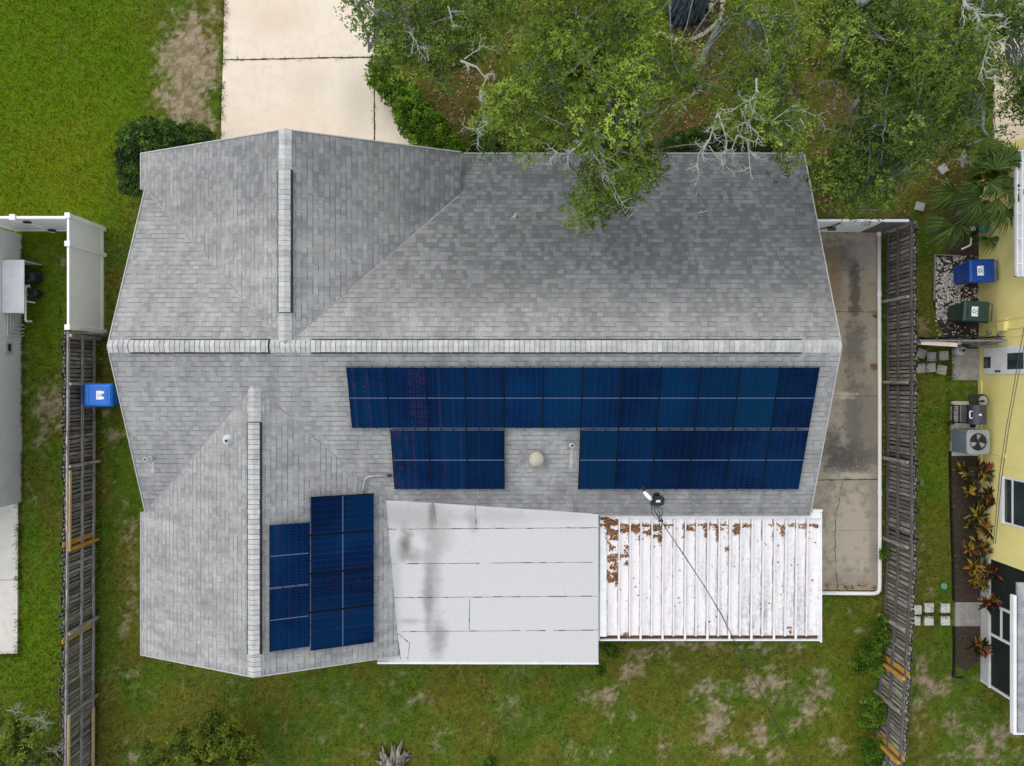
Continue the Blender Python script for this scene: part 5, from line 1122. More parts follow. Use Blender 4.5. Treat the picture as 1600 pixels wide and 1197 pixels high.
# ------------------------------------------------------------ grass blades
def grass():
    N = 420000; r = np.random.default_rng(2)
    X_ = r.uniform(-17.2, 17.2, N); Y_ = r.uniform(-12.9, 12.9, N)
    px = CX + X_ * F / H; py = CY - Y_ * F / H
    bad = ((X_ > -10.0) & (X_ < 8.2) & (Y_ > -7.3) & (Y_ < 6.2) & ~((X_ > 2.4) & (Y_ < -3.5))) | ((px > 345) & (px < 640) & (py < 240)) | ((px > 1180) & (px < 1376) & (py > 355) & (py < 928)) | (px > 1552) & (py < 240) | ((px > 1530) & (py > 238) & (py < 1066)) | ((px > 1484) & (px < 1531) & (py > 300) & (py < 980)) | ((px > 1458) & (px < 1531) & (py > 395) & (py < 532)) | ((px < 31) & (py > 360) & (py < 1023))
    keep = ~bad
    X_, Y_, px, py = X_[keep], Y_[keep], px[keep], py[keep]
    drv = (px > 590) & (px < 645) & (py < 240) & (py < 225); 
    m = ground_masks(X_, Y_); dirt, brown, bright, yel, n1, n2, n3 = m
    pk = (1 - dirt) ** 1.3 * (1 - .55 * brown) * (0.45 + .55 * sstep(.25, .6, n2))
    k = r.random(len(X_)) < pk * (0.55 + .45 * bright); X_, Y_ = X_[k], Y_[k]; m = [a_[k] for a_ in m]
    C = lawn_colour(np.zeros_like(m[0]), m[1] * .75, *m[2:]); n_ = len(X_)
    C = C * (1.07 + (r.uniform(.3, 1.85, (n_, 1)) - 1.07) * (1 - .4 * m[2][:, None])) * 1.1; dry = r.random(n_) < (.10 - .06 * m[2]); C[dry] = np.array((.26, .21, .10)) * r.uniform(.6, 1.2, (dry.sum(), 1))
    a0 = r.uniform(0, 6.28, n_); L = r.uniform(.05, .12, n_); lean = r.uniform(.4, 1.2, n_); wd = r.uniform(.009, .018, n_)
    z0 = -.05; d = np.stack([np.cos(a0), np.sin(a0)], -1); b0 = np.stack([X_, Y_, np.full(n_, z0)], -1)
    sd_ = np.stack([-d[:, 1] * wd, d[:, 0] * wd, np.zeros(n_)], -1)
    tip = b0 + np.stack([d[:, 0] * L * lean, d[:, 1] * L * lean, L * .9 + .01], -1)
    V = np.stack([b0 - sd_, b0 + sd_, tip], 1)
    o = np_mesh('grass', V, 3, C, M['grass'], None, 'stuff'); tag(o, 'short lawn grass around the houses', 'grass')
grass()

def edge_grass():
    r = np.random.default_rng(12); X_ = []; Y_ = []
    for (xa, ya, xb, yb_, n_, sp) in ((352, -5, 349, 90, 500, .05), (349, 90, 346, 215, 650, .05), (30, 782, 29, 1020, 1100, .04), (-5, 1024, 29, 1023, 200, .05), (33, 365, 33, 780, 1300, .05), (155, 525, 150, 1190, 2600, .06), (144, 525, 138, 1190, 1500, .06), (1378, 370, 1378, 930, 1100, .04), (1393, 360, 1392, 890, 1500, .06), (1392, 890, 1378, 1195, 1200, .06), (1285, 931, 1372, 931, 420, .05), (350, 94, 585, 91, 160, .012), (585, 115, 585, 222, 50, .01), (1484, 560, 1484, 700, 300, .05), (1486, 720, 1490, 935, 350, .04), (1430, 945, 1490, 945, 160, .06), (1430, 961, 1490, 961, 300, .03), (1460, 946, 1465, 975, 120, .05), (1432, 565, 1480, 566, 260, .04), (1446, 545, 1446, 585, 160, .03), (1463, 545, 1463, 585, 160, .03), (1486, 545, 1486, 594, 150, .04), (1487, 626, 1487, 710, 160, .03)):
        t_ = r.random(n_); x_ = xa + (xb - xa) * t_; y_ = ya + (yb_ - ya) * t_; cl_ = fbm(x_ / 6., y_ / 6., 41, 2) > .42
        x_, y_ = x_[cl_], y_[cl_]; X_.append((x_ - CX) * H / F + r.normal(0, sp, len(x_))); Y_.append((CY - y_) * H / F + r.normal(0, sp, len(x_)))
    X_ = np.concatenate(X_); Y_ = np.concatenate(Y_); n_ = len(X_); m = ground_masks(X_, Y_); C = lawn_colour(np.zeros_like(X_), m[1] * .5, *m[2:]) * r.uniform(.4, 1.5, (n_, 1)); dry = r.random(n_) < .15; C[dry] = np.array((.26, .21, .10)) * r.uniform(.6, 1.2, (dry.sum(), 1))
    a0 = r.uniform(0, 6.28, n_); L = r.uniform(.06, .16, n_); lean = r.uniform(.4, 1.1, n_); wd = r.uniform(.008, .015, n_); d = np.stack([np.cos(a0), np.sin(a0)], -1); b0 = np.stack([X_, Y_, np.full(n_, -.03)], -1)
    sd_ = np.stack([-d[:, 1] * wd, d[:, 0] * wd, np.zeros(n_)], -1); tip = b0 + np.stack([d[:, 0] * L * lean, d[:, 1] * L * lean, L * .9 + .03], -1)
    o = np_mesh('edge_grass', np.stack([b0 - sd_, b0 + sd_, tip], 1), 3, C, M['grass'], None, 'stuff'); tag(o, 'longer grass fringing the concrete edges and fences', 'grass')
edge_grass()

# ------------------------------------------------------------ foliage
def sprays_to_leaves(S, ndir, r, leaf_l, leaf_w, per, cols, up=.35, jitter=.5):
    """S (n,3) spray centres -> leaves radiating"""
    n_ = len(S); S = np.repeat(S, per, 0); C = np.repeat(cols, per, 0); N = len(S)
    a0 = r.uniform(0, 6.28, N); el = r.normal(up, jitter, N)
    d = np.stack([np.cos(a0) * np.cos(el), np.sin(a0) * np.cos(el), np.sin(el)], -1)
    sd_ = np.cross(d, np.array([0, 0, 1.0])) ; sd_ /= (np.linalg.norm(sd_, axis=1, keepdims=True) + 1e-6)
    roll = r.normal(0, .6, N)[:, None]; nrm = np.cross(sd_, d); sd_ = sd_ * np.cos(roll) + nrm * np.sin(roll)
    L = leaf_l * r.uniform(.65, 1.3, (N, 1)); W = leaf_w * r.uniform(.7, 1.3, (N, 1))
    b0 = S + d * L * .1 + r.normal(0, leaf_l * .25, (N, 3)); V = np.stack([b0, b0 + d * L * .5 + sd_ * W, b0 + d * L, b0 + d * L * .5 - sd_ * W], 1)
    C = C * r.uniform(.7, 1.35, (N, 1)); return V, C
def palette(n_, pal, r):
    i = r.integers(0, len(pal), n_); return np.array(pal)[i] * r.uniform(.8, 1.2, (n_, 1))
OAK = [(0.173, 0.253, 0.028), (0.218, 0.309, 0.038), (0.115, 0.186, 0.022), (0.075, 0.123, 0.019), (0.276, 0.371, 0.055), (0.137, 0.213, 0.024)]
OAKD = [(0.111, 0.180, 0.027), (0.079, 0.139, 0.023), (0.145, 0.220, 0.028), (0.178, 0.260, 0.038), (0.055, 0.106, 0.019), (0.223, 0.307, 0.053)]

def curve3(a_, b_, sag, r, n_=7, wob=.18):
    a_, b_ = np.array(a_), np.array(b_); out = []
    ph = r.normal(0, wob, (3,)); ph2 = r.normal(0, wob * .6, 3)
    for i in range(n_):
        t_ = i / (n_ - 1); p_ = a_ * (1 - t_) + b_ * t_ + np.array([0, 0, sag * math.sin(math.pi * t_)]) + ph * math.sin(math.pi * t_) + ph2 * math.sin(2 * math.pi * t_); out.append(tuple(p_))
    return out
def twig_tree(mb, p, d, L, rad, depth, r, flat=.35, m=0):
    """recursive bare twigs"""
    n_ = 4; pts = [np.array(p)]; dd = np.array(d, float)
    for i in range(n_):
        dd = dd + r.normal(0, .28, 3) * np.array([1, 1, flat]); dd /= np.linalg.norm(dd); pts.append(pts[-1] + dd * L / n_)
    mb.tube([tuple(q) for q in pts], [rad * (1 - .6 * i / n_) for i in range(n_ + 1)], 5, m=m)
    if depth > 0:
        for i in range(1, n_ + 1):
            for _ in range(r.integers(1, 3)):
                s = r.choice((-1, 1)); a0 = s * r.uniform(.4, 1.1); c_, s_ = math.cos(a0), math.sin(a0)
                nd = np.array([dd[0] * c_ - dd[1] * s_, dd[0] * s_ + dd[1] * c_, dd[2] + r.normal(0, .25)])
                twig_tree(mb, pts[i], nd, L * r.uniform(.35, .65), rad * .55, depth - 1, r, flat)

def crown(parent, lobes, zspread, n_clump, r, pal, per_spray=7, sprays=(9, 18), clump_r=.24, leaf=(.085, .016), thr=.42, seed=1, part='crown', tall=.55):
    """lobes (px,py,z,r_px): clumps scattered through the lobes, thinned by noise"""
    ar = np.array([l[3] ** 2 for l in lobes], float); ar /= ar.sum(); S = []; CC = []; done = 0; tries = 0; cl = []
    while done < n_clump and tries < n_clump * 30:
        tries += 1; l = lobes[r.choice(len(lobes), p=ar)]
        a0 = r.uniform(0, 6.28); rr_ = math.sqrt(r.random()) * 1.12
        px_, py_ = l[0] + l[3] * rr_ * math.cos(a0), l[1] + l[3] * rr_ * math.sin(a0)
        e = 1 - rr_
        nz = float(fbm(px_ / 38., py_ / 38., seed, 3)); nz2 = float(fbm(px_ / 90., py_ / 90., seed + 5, 2))
        if nz * .65 + nz2 * .35 + .28 * min(e, .5) < thr + r.uniform(-.05, .05): continue
        k = (H - l[2]) / F; dome = math.sqrt(max(0, 1 - min(rr_, 1) ** 2)) * l[3] * k * tall
        z_ = l[2] + dome * r.uniform(-.9, 1.0) + r.normal(0, zspread)
        kz = (H - z_) / F
        c_ = np.array([(px_ - CX) * kz, (CY - py_) * kz, z_])        # seen position kept, depth varies
        ns = int(r.integers(*sprays)); off = r.normal(0, 1, (ns, 3)); off *= (clump_r * r.uniform(.4, 1.0, (ns, 1))) / np.linalg.norm(off, axis=1, keepdims=True); off[:, 2] *= .6
        S.append(c_ + off); base_c = palette(1, pal, r)[0]; CC.append(np.tile(base_c, (ns, 1)) * r.uniform(.8, 1.2, (ns, 1)) * r.uniform(.6, 1.3)); cl.append(c_); done += 1
    S = np.vstack(S); CC = np.vstack(CC)
    V, C = sprays_to_leaves(S, None, r, leaf[0], leaf[1], per_spray, CC)
    np_mesh(part, V, 4, C, M['leaf'], parent); return cl
def oak(name, label, base, trunk_h, trunk_r, lobes, n_clump, seed, pal=OAK, dead=(), limbs=(), bark='bark', thr=.42, cat='tree', leaf=(.088, .0165), zspread=.35, per=7):
    r = np.random.default_rng(seed); t = thing(name, label, cat, (base[0], base[1], 0))
    cl = crown(t, lobes, zspread, n_clump, r, pal, seed=seed, thr=thr, leaf=leaf, per_spray=per, clump_r=.38, sprays=(9, 17), tall=.8)
    tb = MB(); fork = (base[0] + r.normal(0, .1), base[1] + r.normal(0, .1), trunk_h)
    tb.tube([(base[0], base[1], -.05), (base[0], base[1], trunk_h * .25), (base[0] + .05, base[1], trunk_h * .6), fork], [trunk_r * 1.15, trunk_r * .95, trunk_r * .85, trunk_r * .75], 12)
    tr = obj('trunk', tb, M[bark], t, smooth=True)
    br = MB(); nodes = [(Vector(fork), 0)]
    for l in sorted(lobes, key=lambda q: (P(q[0], q[1], q[2]) - Vector(fork)).length):
        c_ = P(l[0], l[1], l[2] - .5); sn, dep = min(nodes, key=lambda q: (q[0] - c_).length + .25 * q[1] + (6 if q[1] and (q[0].x / (H - q[0].z) * F + CX - 1082) * (l[0] - 1082) < 0 and l[1] < 90 else 0)); dist = (sn - c_).length; nodes.append((c_, dep + 1))
        pts = curve3((sn.x, sn.y, sn.z - .05), tuple(c_), .25 * dist * .2, r, 8, .12 * dist * .4); rad = [max(.02, trunk_r * .24 * .8 ** dep * (1 - .45 * i / 7)) for i in range(8)]
        br.tube(pts, rad, 7)
        near = [q for q in cl if abs(q[0] - c_.x) < 2.2 and abs(q[1] - c_.y) < 2.2]
        for q in [near[i] for i in r.permutation(len(near))[:9]]:
            s0_ = pts[int(r.integers(4, 8))]; br.tube(curve3(s0_, tuple(q), .1, r, 5, .12), [.022, .018, .014, .01, .006], 5)
    for pl in limbs:
        pts = [P(*q[:3]) for q in pl]; rd_ = [q[3] for q in pl]
        for e_, i0 in ((0, 0), (-1, len(pts) - 1)):        # run each limb on into the nearest bough
            nd = min(nodes[1:], key=lambda q: (q[0] - pts[i0]).length)[0]; lk = curve3(tuple(pts[i0]), tuple(nd), .05, r, 5, .1)
            br.tube(lk, [rd_[i0] * (1 - .7 * k / 4) for k in range(5)], 7)
        br.tube(pts, rd_, 7)
    obj('branch', br, M['bark'], t, smooth=True)
    for pl in dead:
        db = MB(); pts = [P(q[0], q[1], q[2] + (.45 if base[0] < 8 else .1)) for q in pl['p']]; r0 = .70 * pl.get('r', .03); n_ = len(pts)
        db.tube(pts, [r0 * (1 - .65 * i / (n_ - 1)) for i in range(n_)], 6)
        for i in range(1, n_):
            dv = (pts[i] - pts[i - 1]).normalized()
            for _ in range(pl.get('n', 2)):
                a0 = r.choice((-1, 1)) * r.uniform(.3, 1.0); c_, s_ = math.cos(a0), math.sin(a0); st_ = pts[i - 1].lerp(pts[i], r.uniform(.3, 1))
                twig_tree(db, tuple(st_), (dv.x * c_ - dv.y * s_, dv.x * s_ + dv.y * c_, r.normal(0, .25)), pl.get('L', .4) * r.uniform(.5, 1.2), r0 * .5, pl.get('d', 1), r)
        obj('dead_branch', db, M['dead_wood'], t)
    return t
Z = 7.0
oakA = oak('oak_tree', 'big live oak with flared blue-grey trunk inside the stone ring, branches over the roof', (5.60, 12.15), 6.0, .50,
    [(850, 110, 7.2, 95), (930, 60, 7.6, 90), (800, 190, 6.6, 62), (920, 170, 7.2, 95), (1010, 120, 7.0, 75), (985, 215, 6.6, 55), (940, 262, 6.2, 55), (905, 315, 5.9, 34), (945, 322, 5.9, 32), (1015, 270, 6.0, 38), (940, 285, 6.0, 40), (985, 265, 6.0, 36), (1065, 130, 6.5, 30), (880, 20, 7.8, 80), (985, 15, 7.5, 40),
     (1190, 60, 7.2, 62), (1180, 120, 7.0, 62), (1225, 170, 6.8, 46), (1165, 170, 6.6, 40), (1235, 235, 6.4, 34), (1205, 215, 6.5, 30), (1160, 20, 7.0, 26), (1250, 20, 7.0, 46)],
    700, 21, OAK,
    dead=[dict(p=[(935, 204, 6.6), (920, 209, 6.7), (905, 228, 6.8), (885, 240, 6.8), (872, 240, 6.8), (858, 249, 6.8)], r=.05, L=.3), dict(p=[(925, 210, 6.6), (932, 232, 6.6), (945, 245, 6.6), (960, 251, 6.5)], r=.03), dict(p=[(922, 235, 6.6), (938, 255, 6.5), (943, 278, 6.4), (960, 290, 6.3)], r=.035, L=.5),
          dict(p=[(1122, 177, 6.8), (1115, 198, 6.8), (1108, 220, 6.8), (1092, 240, 6.7), (1088, 262, 6.6)], r=.035, L=.4), dict(p=[(1122, 177, 6.8), (1130, 200, 6.8), (1136, 222, 6.7), (1134, 240, 6.6)], r=.03, L=.4), dict(p=[(1108, 228, 6.8), (1120, 245, 6.6), (1130, 252, 6.6)], r=.02),
          dict(p=[(1182, 122, 7.2), (1182, 150, 7.1), (1176, 180, 7.0), (1166, 196, 6.9)], r=.035, L=.45), dict(p=[(1182, 152, 7.1), (1160, 162, 7.0), (1142, 175, 7.0)], r=.025, L=.35), dict(p=[(1152, 211, 6.7), (1168, 218, 6.7), (1170, 240, 6.6), (1172, 262, 6.5)], r=.03, L=.35), dict(p=[(1152, 211, 6.7), (1144, 232, 6.7), (1148, 245, 6.6)], r=.025),
          dict(p=[(720, 95, 6.8), (745, 105, 6.8), (760, 124, 6.7), (752, 140, 6.7), (750, 152, 6.6)], r=.04, L=.3), dict(p=[(726, 92, 6.8), (740, 82, 6.8), (755, 72, 6.9)], r=.022, L=.35), dict(p=[(752, 169, 6.6), (772, 186, 6.6), (755, 197, 6.6), (742, 205, 6.5)], r=.03, L=.35), dict(p=[(772, 186, 6.6), (768, 168, 6.6)], r=.02),
          dict(p=[(1000, 190, 6.9), (1008, 175, 6.9), (990, 168, 6.9)], r=.02, L=.4), dict(p=[(990, 200, 6.7), (1000, 203, 6.6), (1008, 190, 6.6)], r=.02, L=.4), dict(p=[(1050, 166, 6.6), (1090, 145, 6.6)], r=.02, L=.3), dict(p=[(1205, 190, 6.8), (1240, 165, 6.8), (1275, 182, 6.7)], r=.02, L=.4), dict(p=[(1208, 190, 6.6), (1240, 187, 6.6)], r=.025, L=.3), dict(p=[(1250, 185, 6.6), (1262, 205, 6.5)], r=.025, L=.25)],
    limbs=[[(934, 84, 5.6, .10), (937, 105, 5.4, .085), (935, 125, 5.2, .06)], [(985, 150, 5.4, .05), (985, 135, 5.5, .06), (980, 120, 5.6, .06)], [(805, 115, 5.5, .03), (825, 100, 5.6, .05), (850, 92, 5.7, .06)]], bark='blue_bark', thr=.46)
# flared roots of the big trunk
fr_ = MB(); rr = np.random.default_rng(5)
for i in range(18):
    a0 = i * .349 + rr.normal(0, .05); L_ = rr.uniform(.60, .76); c_ = Vector((5.60, 12.15, 0)); d = Vector((math.cos(a0), math.sin(a0), 0))
    fr_.tube([tuple(c_ + d * .40 + Vector((0, 0, 1.7))), tuple(c_ + d * .44 + Vector((0, 0, .8))), tuple(c_ + d * .52 + Vector((0, 0, .3))), tuple(c_ + d * L_ + Vector((0, 0, .0)))], [.10, .12, .11, .05], 7)
obj('root_flare', fr_, M['blue_bark'], oakA, smooth=True)
oak('oak_tree', 'wide dense oak with grey limbs at the top right above the gate', (11.6, 13.2), 3.6, .33,
    [(1340, 50, 7.0, 62), (1400, 70, 7.2, 75), (1470, 60, 7.2, 75), (1340, 110, 6.6, 44), (1390, 130, 7.0, 62), (1450, 140, 7.0, 72), (1520, 130, 6.6, 50), (1400, 200, 6.4, 58), (1340, 225, 6.0, 46), (1450, 205, 6.4, 42), (1350, 285, 5.6, 52), (1400, 270, 5.8, 46), (1330, 325, 5.3, 26), (1310, 290, 5.5, 40), (1340, 250, 5.9, 46), (1375, 310, 5.5, 34), (1535, 190, 6.2, 36), (1310, 20, 7.0, 36), (1530, 60, 6.8, 40), (1380, 15, 7.4, 56), (1495, 200, 6.2, 26), (1300, 265, 5.4, 24)],
    560, 33, OAKD,
    dead=[dict(p=[(1370, 132, 6.9), (1380, 150, 6.9), (1387, 166, 6.8), (1385, 185, 6.8), (1382, 205, 6.7)], r=.05, L=.4), dict(p=[(1387, 166, 6.8), (1398, 164, 6.8), (1406, 182, 6.7)], r=.035, L=.25), dict(p=[(1340, 125, 6.9), (1360, 122, 6.9), (1372, 130, 6.9)], r=.025, L=.4), dict(p=[(1505, -6, 7.6), (1508, 10, 7.6), (1525, 22, 7.5), (1532, 38, 7.5), (1547, 55, 7.4), (1542, 78, 7.3), (1535, 102, 7.2), (1542, 122, 7.1)], r=.055, L=.35, n=2), dict(p=[(1525, 22, 7.5), (1542, 24, 7.5), (1558, 24, 7.5)], r=.03, L=.2),
          dict(p=[(1535, 218, 5.4), (1508, 228, 5.3), (1503, 242, 5.2), (1500, 250, 5.2)], r=.032, L=.25), dict(p=[(1503, 240, 5.2), (1510, 256, 5.1)], r=.02, L=.2), dict(p=[(1265, 138, 6.0), (1285, 128, 6.2), (1300, 124, 6.4)], r=.018, L=.3), dict(p=[(1312, 125, 6.3), (1308, 145, 6.2), (1302, 158, 6.1)], r=.018, L=.2), dict(p=[(1385, 70, 7.4), (1380, 60, 7.5), (1392, 65, 7.4)], r=.02, L=.5), dict(p=[(1330, 140, 6.4), (1345, 172, 6.2)], r=.02, L=.3), dict(p=[(1285, 213, 5.5), (1320, 198, 5.7)], r=.015, L=.3)],
    limbs=[[(1346, 8, 7.4, 0.040), (1355, 32, 7.1, 0.104), (1362, 58, 6.8, 0.088), (1370, 85, 6.5, 0.072)], [(1326, 45, 7.4, 0.048), (1318, 75, 7.2, 0.040), (1310, 105, 7.0, 0.024)], [(1392, 8, 7.2, 0.072), (1396, 25, 7.0, 0.080), (1398, 42, 6.8, 0.056)], [(1405, 70, 7.0, 0.040), (1412, 95, 6.8, 0.048), (1422, 115, 6.7, 0.024)], [(1485, 95, 7.0, 0.056), (1490, 112, 6.8, 0.064), (1496, 128, 6.7, 0.048)], [(1528, 160, 6.8, 0.032), (1536, 178, 6.7, 0.048), (1535, 200, 6.6, 0.032), (1545, 215, 6.4, 0.024)], [(1325, 178, 6.4, 0.048), (1335, 165, 6.6, 0.056), (1345, 150, 6.8, 0.040)], [(1345, 5, 7.8, 0.080), (1332, -20, 7.3, 0.112)]], thr=.45)
oak('oak_tree', 'smaller oak overhanging the driveway edge at the top', (-1.2, 14.3), 3.2, .24,
    [(600, 25, 5.6, 46), (660, 30, 5.8, 62), (720, 30, 5.9, 62), (640, 85, 5.4, 42), (690, 95, 5.4, 40), (576, 82, 5.2, 22), (770, 20, 6.0, 46), (560, 5, 5.6, 24)], 210, 45, OAKD,
    dead=[dict(p=[(700, 10, 6.2), (705, 25, 6.2), (707, 42, 6.1)], r=.03, L=.2), dict(p=[(640, 50, 6.0), (648, 62, 6.0), (655, 75, 5.9)], r=.025, L=.4), dict(p=[(670, 95, 5.8), (668, 85, 5.8)], r=.02, L=.3), dict(p=[(570, 8, 5.9), (590, 28, 5.8)], r=.018, L=.3)], thr=.40)
oak('oak_tree', 'oak leaning in from the right edge over the neighbour driveway', (18.2, 11.5), 3.4, .25,
    [(1592, 110, 6.2, 18), (1598, 165, 6.0, 30), (1608, 130, 6.2, 30), (1560, 12, 6.6, 30), (1600, 30, 6.6, 40), (1572, 45, 6.4, 14)], 80, 57, OAKD,
    limbs=[[(1610, 10, 6.2, .05), (1570, 35, 5.8, .06), (1576, 60, 5.6, .065), (1575, 95, 5.4, .05), (1583, 110, 5.3, .045), (1592, 130, 5.2, .035)], [(1549, 55, 6.2, .03), (1550, 12, 6.4, .035), (1600, 12, 6.6, .03)]], thr=.40)

# hedges
def hedge(label, lobes, n_, seed, pal, leaf=(.07, .022), base_px=None, per=6, cat='hedge', name='hedge', thr=.30, zs=.12, cr=.16, sprays=(7, 13), tall=.5, stems=True):
    r = np.random.default_rng(seed); b0 = P(lobes[0][0], lobes[0][1], 0); t = thing(name, label, cat, (b0.x, b0.y, 0))
    cl = crown(t, lobes, zs, n_, r, pal, per_spray=per, sprays=sprays, clump_r=cr, leaf=leaf, thr=thr, seed=seed, part='foliage', tall=tall)
    if stems:
        st = MB()
        for i in r.permutation(len(cl))[:3 * len(lobes)]:
            c_ = Vector(cl[i]); l = min(lobes, key=lambda q: (P(q[0], q[1], q[2]) - c_).length); g_ = P(l[0], l[1], 0); st.tube(curve3((g_.x + r.normal(0, .08), g_.y + r.normal(0, .08), -.03), tuple(c_), .05, r, 5, .04), [.018, .016, .013, .010, .006], 5)
        obj('stem', st, M['hedge_wood'], t)
    return t
HB = [(.12, .24, .014), (.15, .27, .018), (.08, .17, .012), (.18, .29, .024), (.05, .11, .01)]
HD = [(0.056, 0.119, 0.020), (0.035, 0.077, 0.017), (0.084, 0.168, 0.025), (0.140, 0.238, 0.036), (0.028, 0.063, 0.014)]
hedge('bright green hedge curving along the driveway edge towards the house front', [(592, 120, .7, 18), (612, 140, .7, 20), (628, 150, .75, 22), (640, 172, .8, 24), (655, 190, .8, 26), (672, 205, .8, 26), (690, 222, .8, 22), (712, 230, .8, 18), (600, 100, .7, 16)], 420, 61, HB)
hedge('low dark hedge against the front wall under the oak', [(740, 226, .7, 14), (770, 228, .7, 16), (800, 228, .7, 16), (830, 228, .7, 16), (860, 228, .7, 15), (1050, 226, .7, 15), (1075, 222, .8, 18), (1100, 222, .8, 18), (1130, 226, .8, 16), (1160, 226, .8, 16), (1195, 226, .8, 16), (1225, 228, .8, 14), (900, 230, .7, 14), (950, 230, .7, 14), (1000, 230, .7, 14)], 420, 63, HD)
hedge('dark clipped hedge wrapping the left front corner of the house', [(208, 215, 1.0, 20), (232, 210, 1.0, 20), (258, 210, 1.0, 20), (285, 212, 1.0, 18), (308, 214, 1.0, 14), (322, 216, .9, 8), (205, 240, 1.0, 18), (205, 262, 1.0, 18), (205, 284, 1.0, 16), (214, 296, .9, 10), (235, 228, 1.0, 18), (265, 225, 1.0, 16)], 520, 65, HD, thr=.26)
# shrubs at the bottom
SB = [(.14, .19, .018), (.18, .225, .022), (.09, .135, .014), (.21, .25, .03), (.05, .085, .012)]
sh = hedge('bare-twigged shrub with green leaves at the bottom left corner', [(20, 1165, 1.6, 36), (55, 1190, 1.5, 34), (10, 1130, 1.6, 24), (80, 1185, 1.3, 16)], 170, 71, SB, leaf=(.085, .02), cat='shrub', name='shrub', zs=.25, cr=.2, thr=.36)
tw = MB(); r_ = np.random.default_rng(8)
for (x_, y_, dx, dy, L_) in ((5, 1135, 1, .25, .9), (25, 1125, 1, .05, .9), (40, 1120, .9, -.35, .7), (10, 1110, .8, .5, .6), (50, 1150, .7, .6, .8), (55, 1175, 1, .2, .8), (70, 1165, .8, -.5, .6), (2, 1160, .5, .8, .7), (45, 1190, 1, .5, .7)):
    twig_tree(tw, tuple(P(x_, y_, 1.8)), (dx, dy, .1), L_ * .8, .007, 2, r_)
obj('dead_branch', tw, M['dead_wood'], sh)
hedge('round leafy green shrub on the back lawn at the bottom edge', [(320, 1150, 1.8, 30), (350, 1160, 1.8, 34), (290, 1175, 1.6, 30), (255, 1185, 1.5, 24), (330, 1190, 1.8, 44), (380, 1180, 1.6, 24), (335, 1130, 1.6, 16), (365, 1135, 1.5, 12)], 330, 73, SB, leaf=(.09, .022), cat='shrub', name='shrub', zs=.25, cr=.2, thr=.33)
WB = [(.08, .17, .012), (.11, .21, .016), (.055, .12, .01), (.15, .25, .024)]
for lb, lo, n_, sd_ in (('leafy weed against the right fence below the concrete slab', [(1378, 972, .5, 12), (1382, 990, .5, 14), (1374, 1000, .4, 14)], 70, 81), ('spreading weed left of the upper yellow post', [(1362, 1020, .4, 18), (1350, 1035, .35, 16), (1368, 1043, .4, 16), (1340, 1042, .3, 10)], 100, 82),
                        ('bright weed between the two yellow posts', [(1365, 1105, .6, 16), (1358, 1122, .5, 16), (1372, 1118, .6, 14), (1360, 1095, .5, 10)], 100, 83), ('weed at the foot of the lower yellow post', [(1362, 1165, .5, 16), (1372, 1175, .5, 16), (1356, 1180, .4, 14)], 80, 84), ('bright green weed at the corner of the white roof and patio cover', [(948, 1010, .5, 9), (942, 1030, .5, 10), (938, 1048, .4, 8), (955, 1020, .4, 10)], 60, 85), ('small weed beside the fence under the slab drain', [(1382, 865, .4, 5), (1380, 860, .3, 4)], 10, 86)):
    hedge(lb, lo, n_, sd_, WB, leaf=(.07, .02), cat='weed', name='weed', zs=.06, cr=.10, per=5, thr=.45, tall=.15)

hedge('dark leafy shrub between the palms and the neighbour driveway', [(1540, 245, 1.0, 18), (1565, 250, 1.2, 22), (1590, 248, 1.2, 18), (1535, 270, .9, 16), (1560, 275, 1.1, 16)], 150, 89, SB, leaf=(.10, .02), cat='shrub', name='shrub', zs=.2, cr=.2, thr=.30)
# palms
def palm(label, base, h, fans, seed, pal, trunk_r=.13):
    r = np.random.default_rng(seed); b0 = P(base[0], base[1], 0); t = thing('palm_tree', label, 'palm', (b0.x, b0.y, 0))
    tb = MB(); tb.tube([(b0.x, b0.y, -.05), (b0.x, b0.y, h * .5), (b0.x, b0.y, h)], [trunk_r * 1.1, trunk_r, trunk_r * 1.1], 10); obj('trunk', tb, M['hedge_wood'], t)
    V = []; C = []
    for (px_, py_, z_, ang, L_, sp) in fans:
        hub = np.array(P(px_, py_, z_)); st = np.array((b0.x, b0.y, h)); pe_ = MB(); pe_.tube(curve3(tuple(st), tuple(hub), .12, r, 5, .03), .014, 5); fo = obj('frond', pe_, plain('petiole', (.09, .12, .03), None, 8, .6), t)
        Vf = []; Cf = []; n_ = 28
        for i in range(n_):
            a0 = ang + (i / (n_ - 1) - .5) * sp; l_ = 1.12 * L_ * (1 - .25 * abs(i / (n_ - 1) - .5) * 2) * r.uniform(.9, 1.05)
            d = np.array([math.cos(a0), math.sin(a0), 0.0]); sd_ = np.array([-d[1], d[0], 0]); cc = np.array(pal[r.integers(len(pal))]) * r.uniform(.7, 1.3)
            w_ = .017; p0 = hub; p1 = hub + d * l_ * .5 + np.array([0, 0, .10]); p2 = hub + d * l_ + np.array([0, 0, -.22 * r.uniform(.6, 1.4)])
            tl = r.normal(0, .012)
            up_ = np.array([0, 0, tl]); Vf.append([p0 - sd_ * .006, p1 - sd_ * w_ - up_, p1 + sd_ * w_ + up_, p0 + sd_ * .006]); Cf.append(cc); Vf.append([p1 - sd_ * w_ - up_, p2, p2, p1 + sd_ * w_ + up_]); Cf.append(cc)
        np_mesh('leaflets', np.array(Vf), 4, np.array(Cf), M['leaf'], fo)
PA = [(.11, .17, .03), (.07, .125, .022), (.16, .22, .05), (.045, .085, .018)]
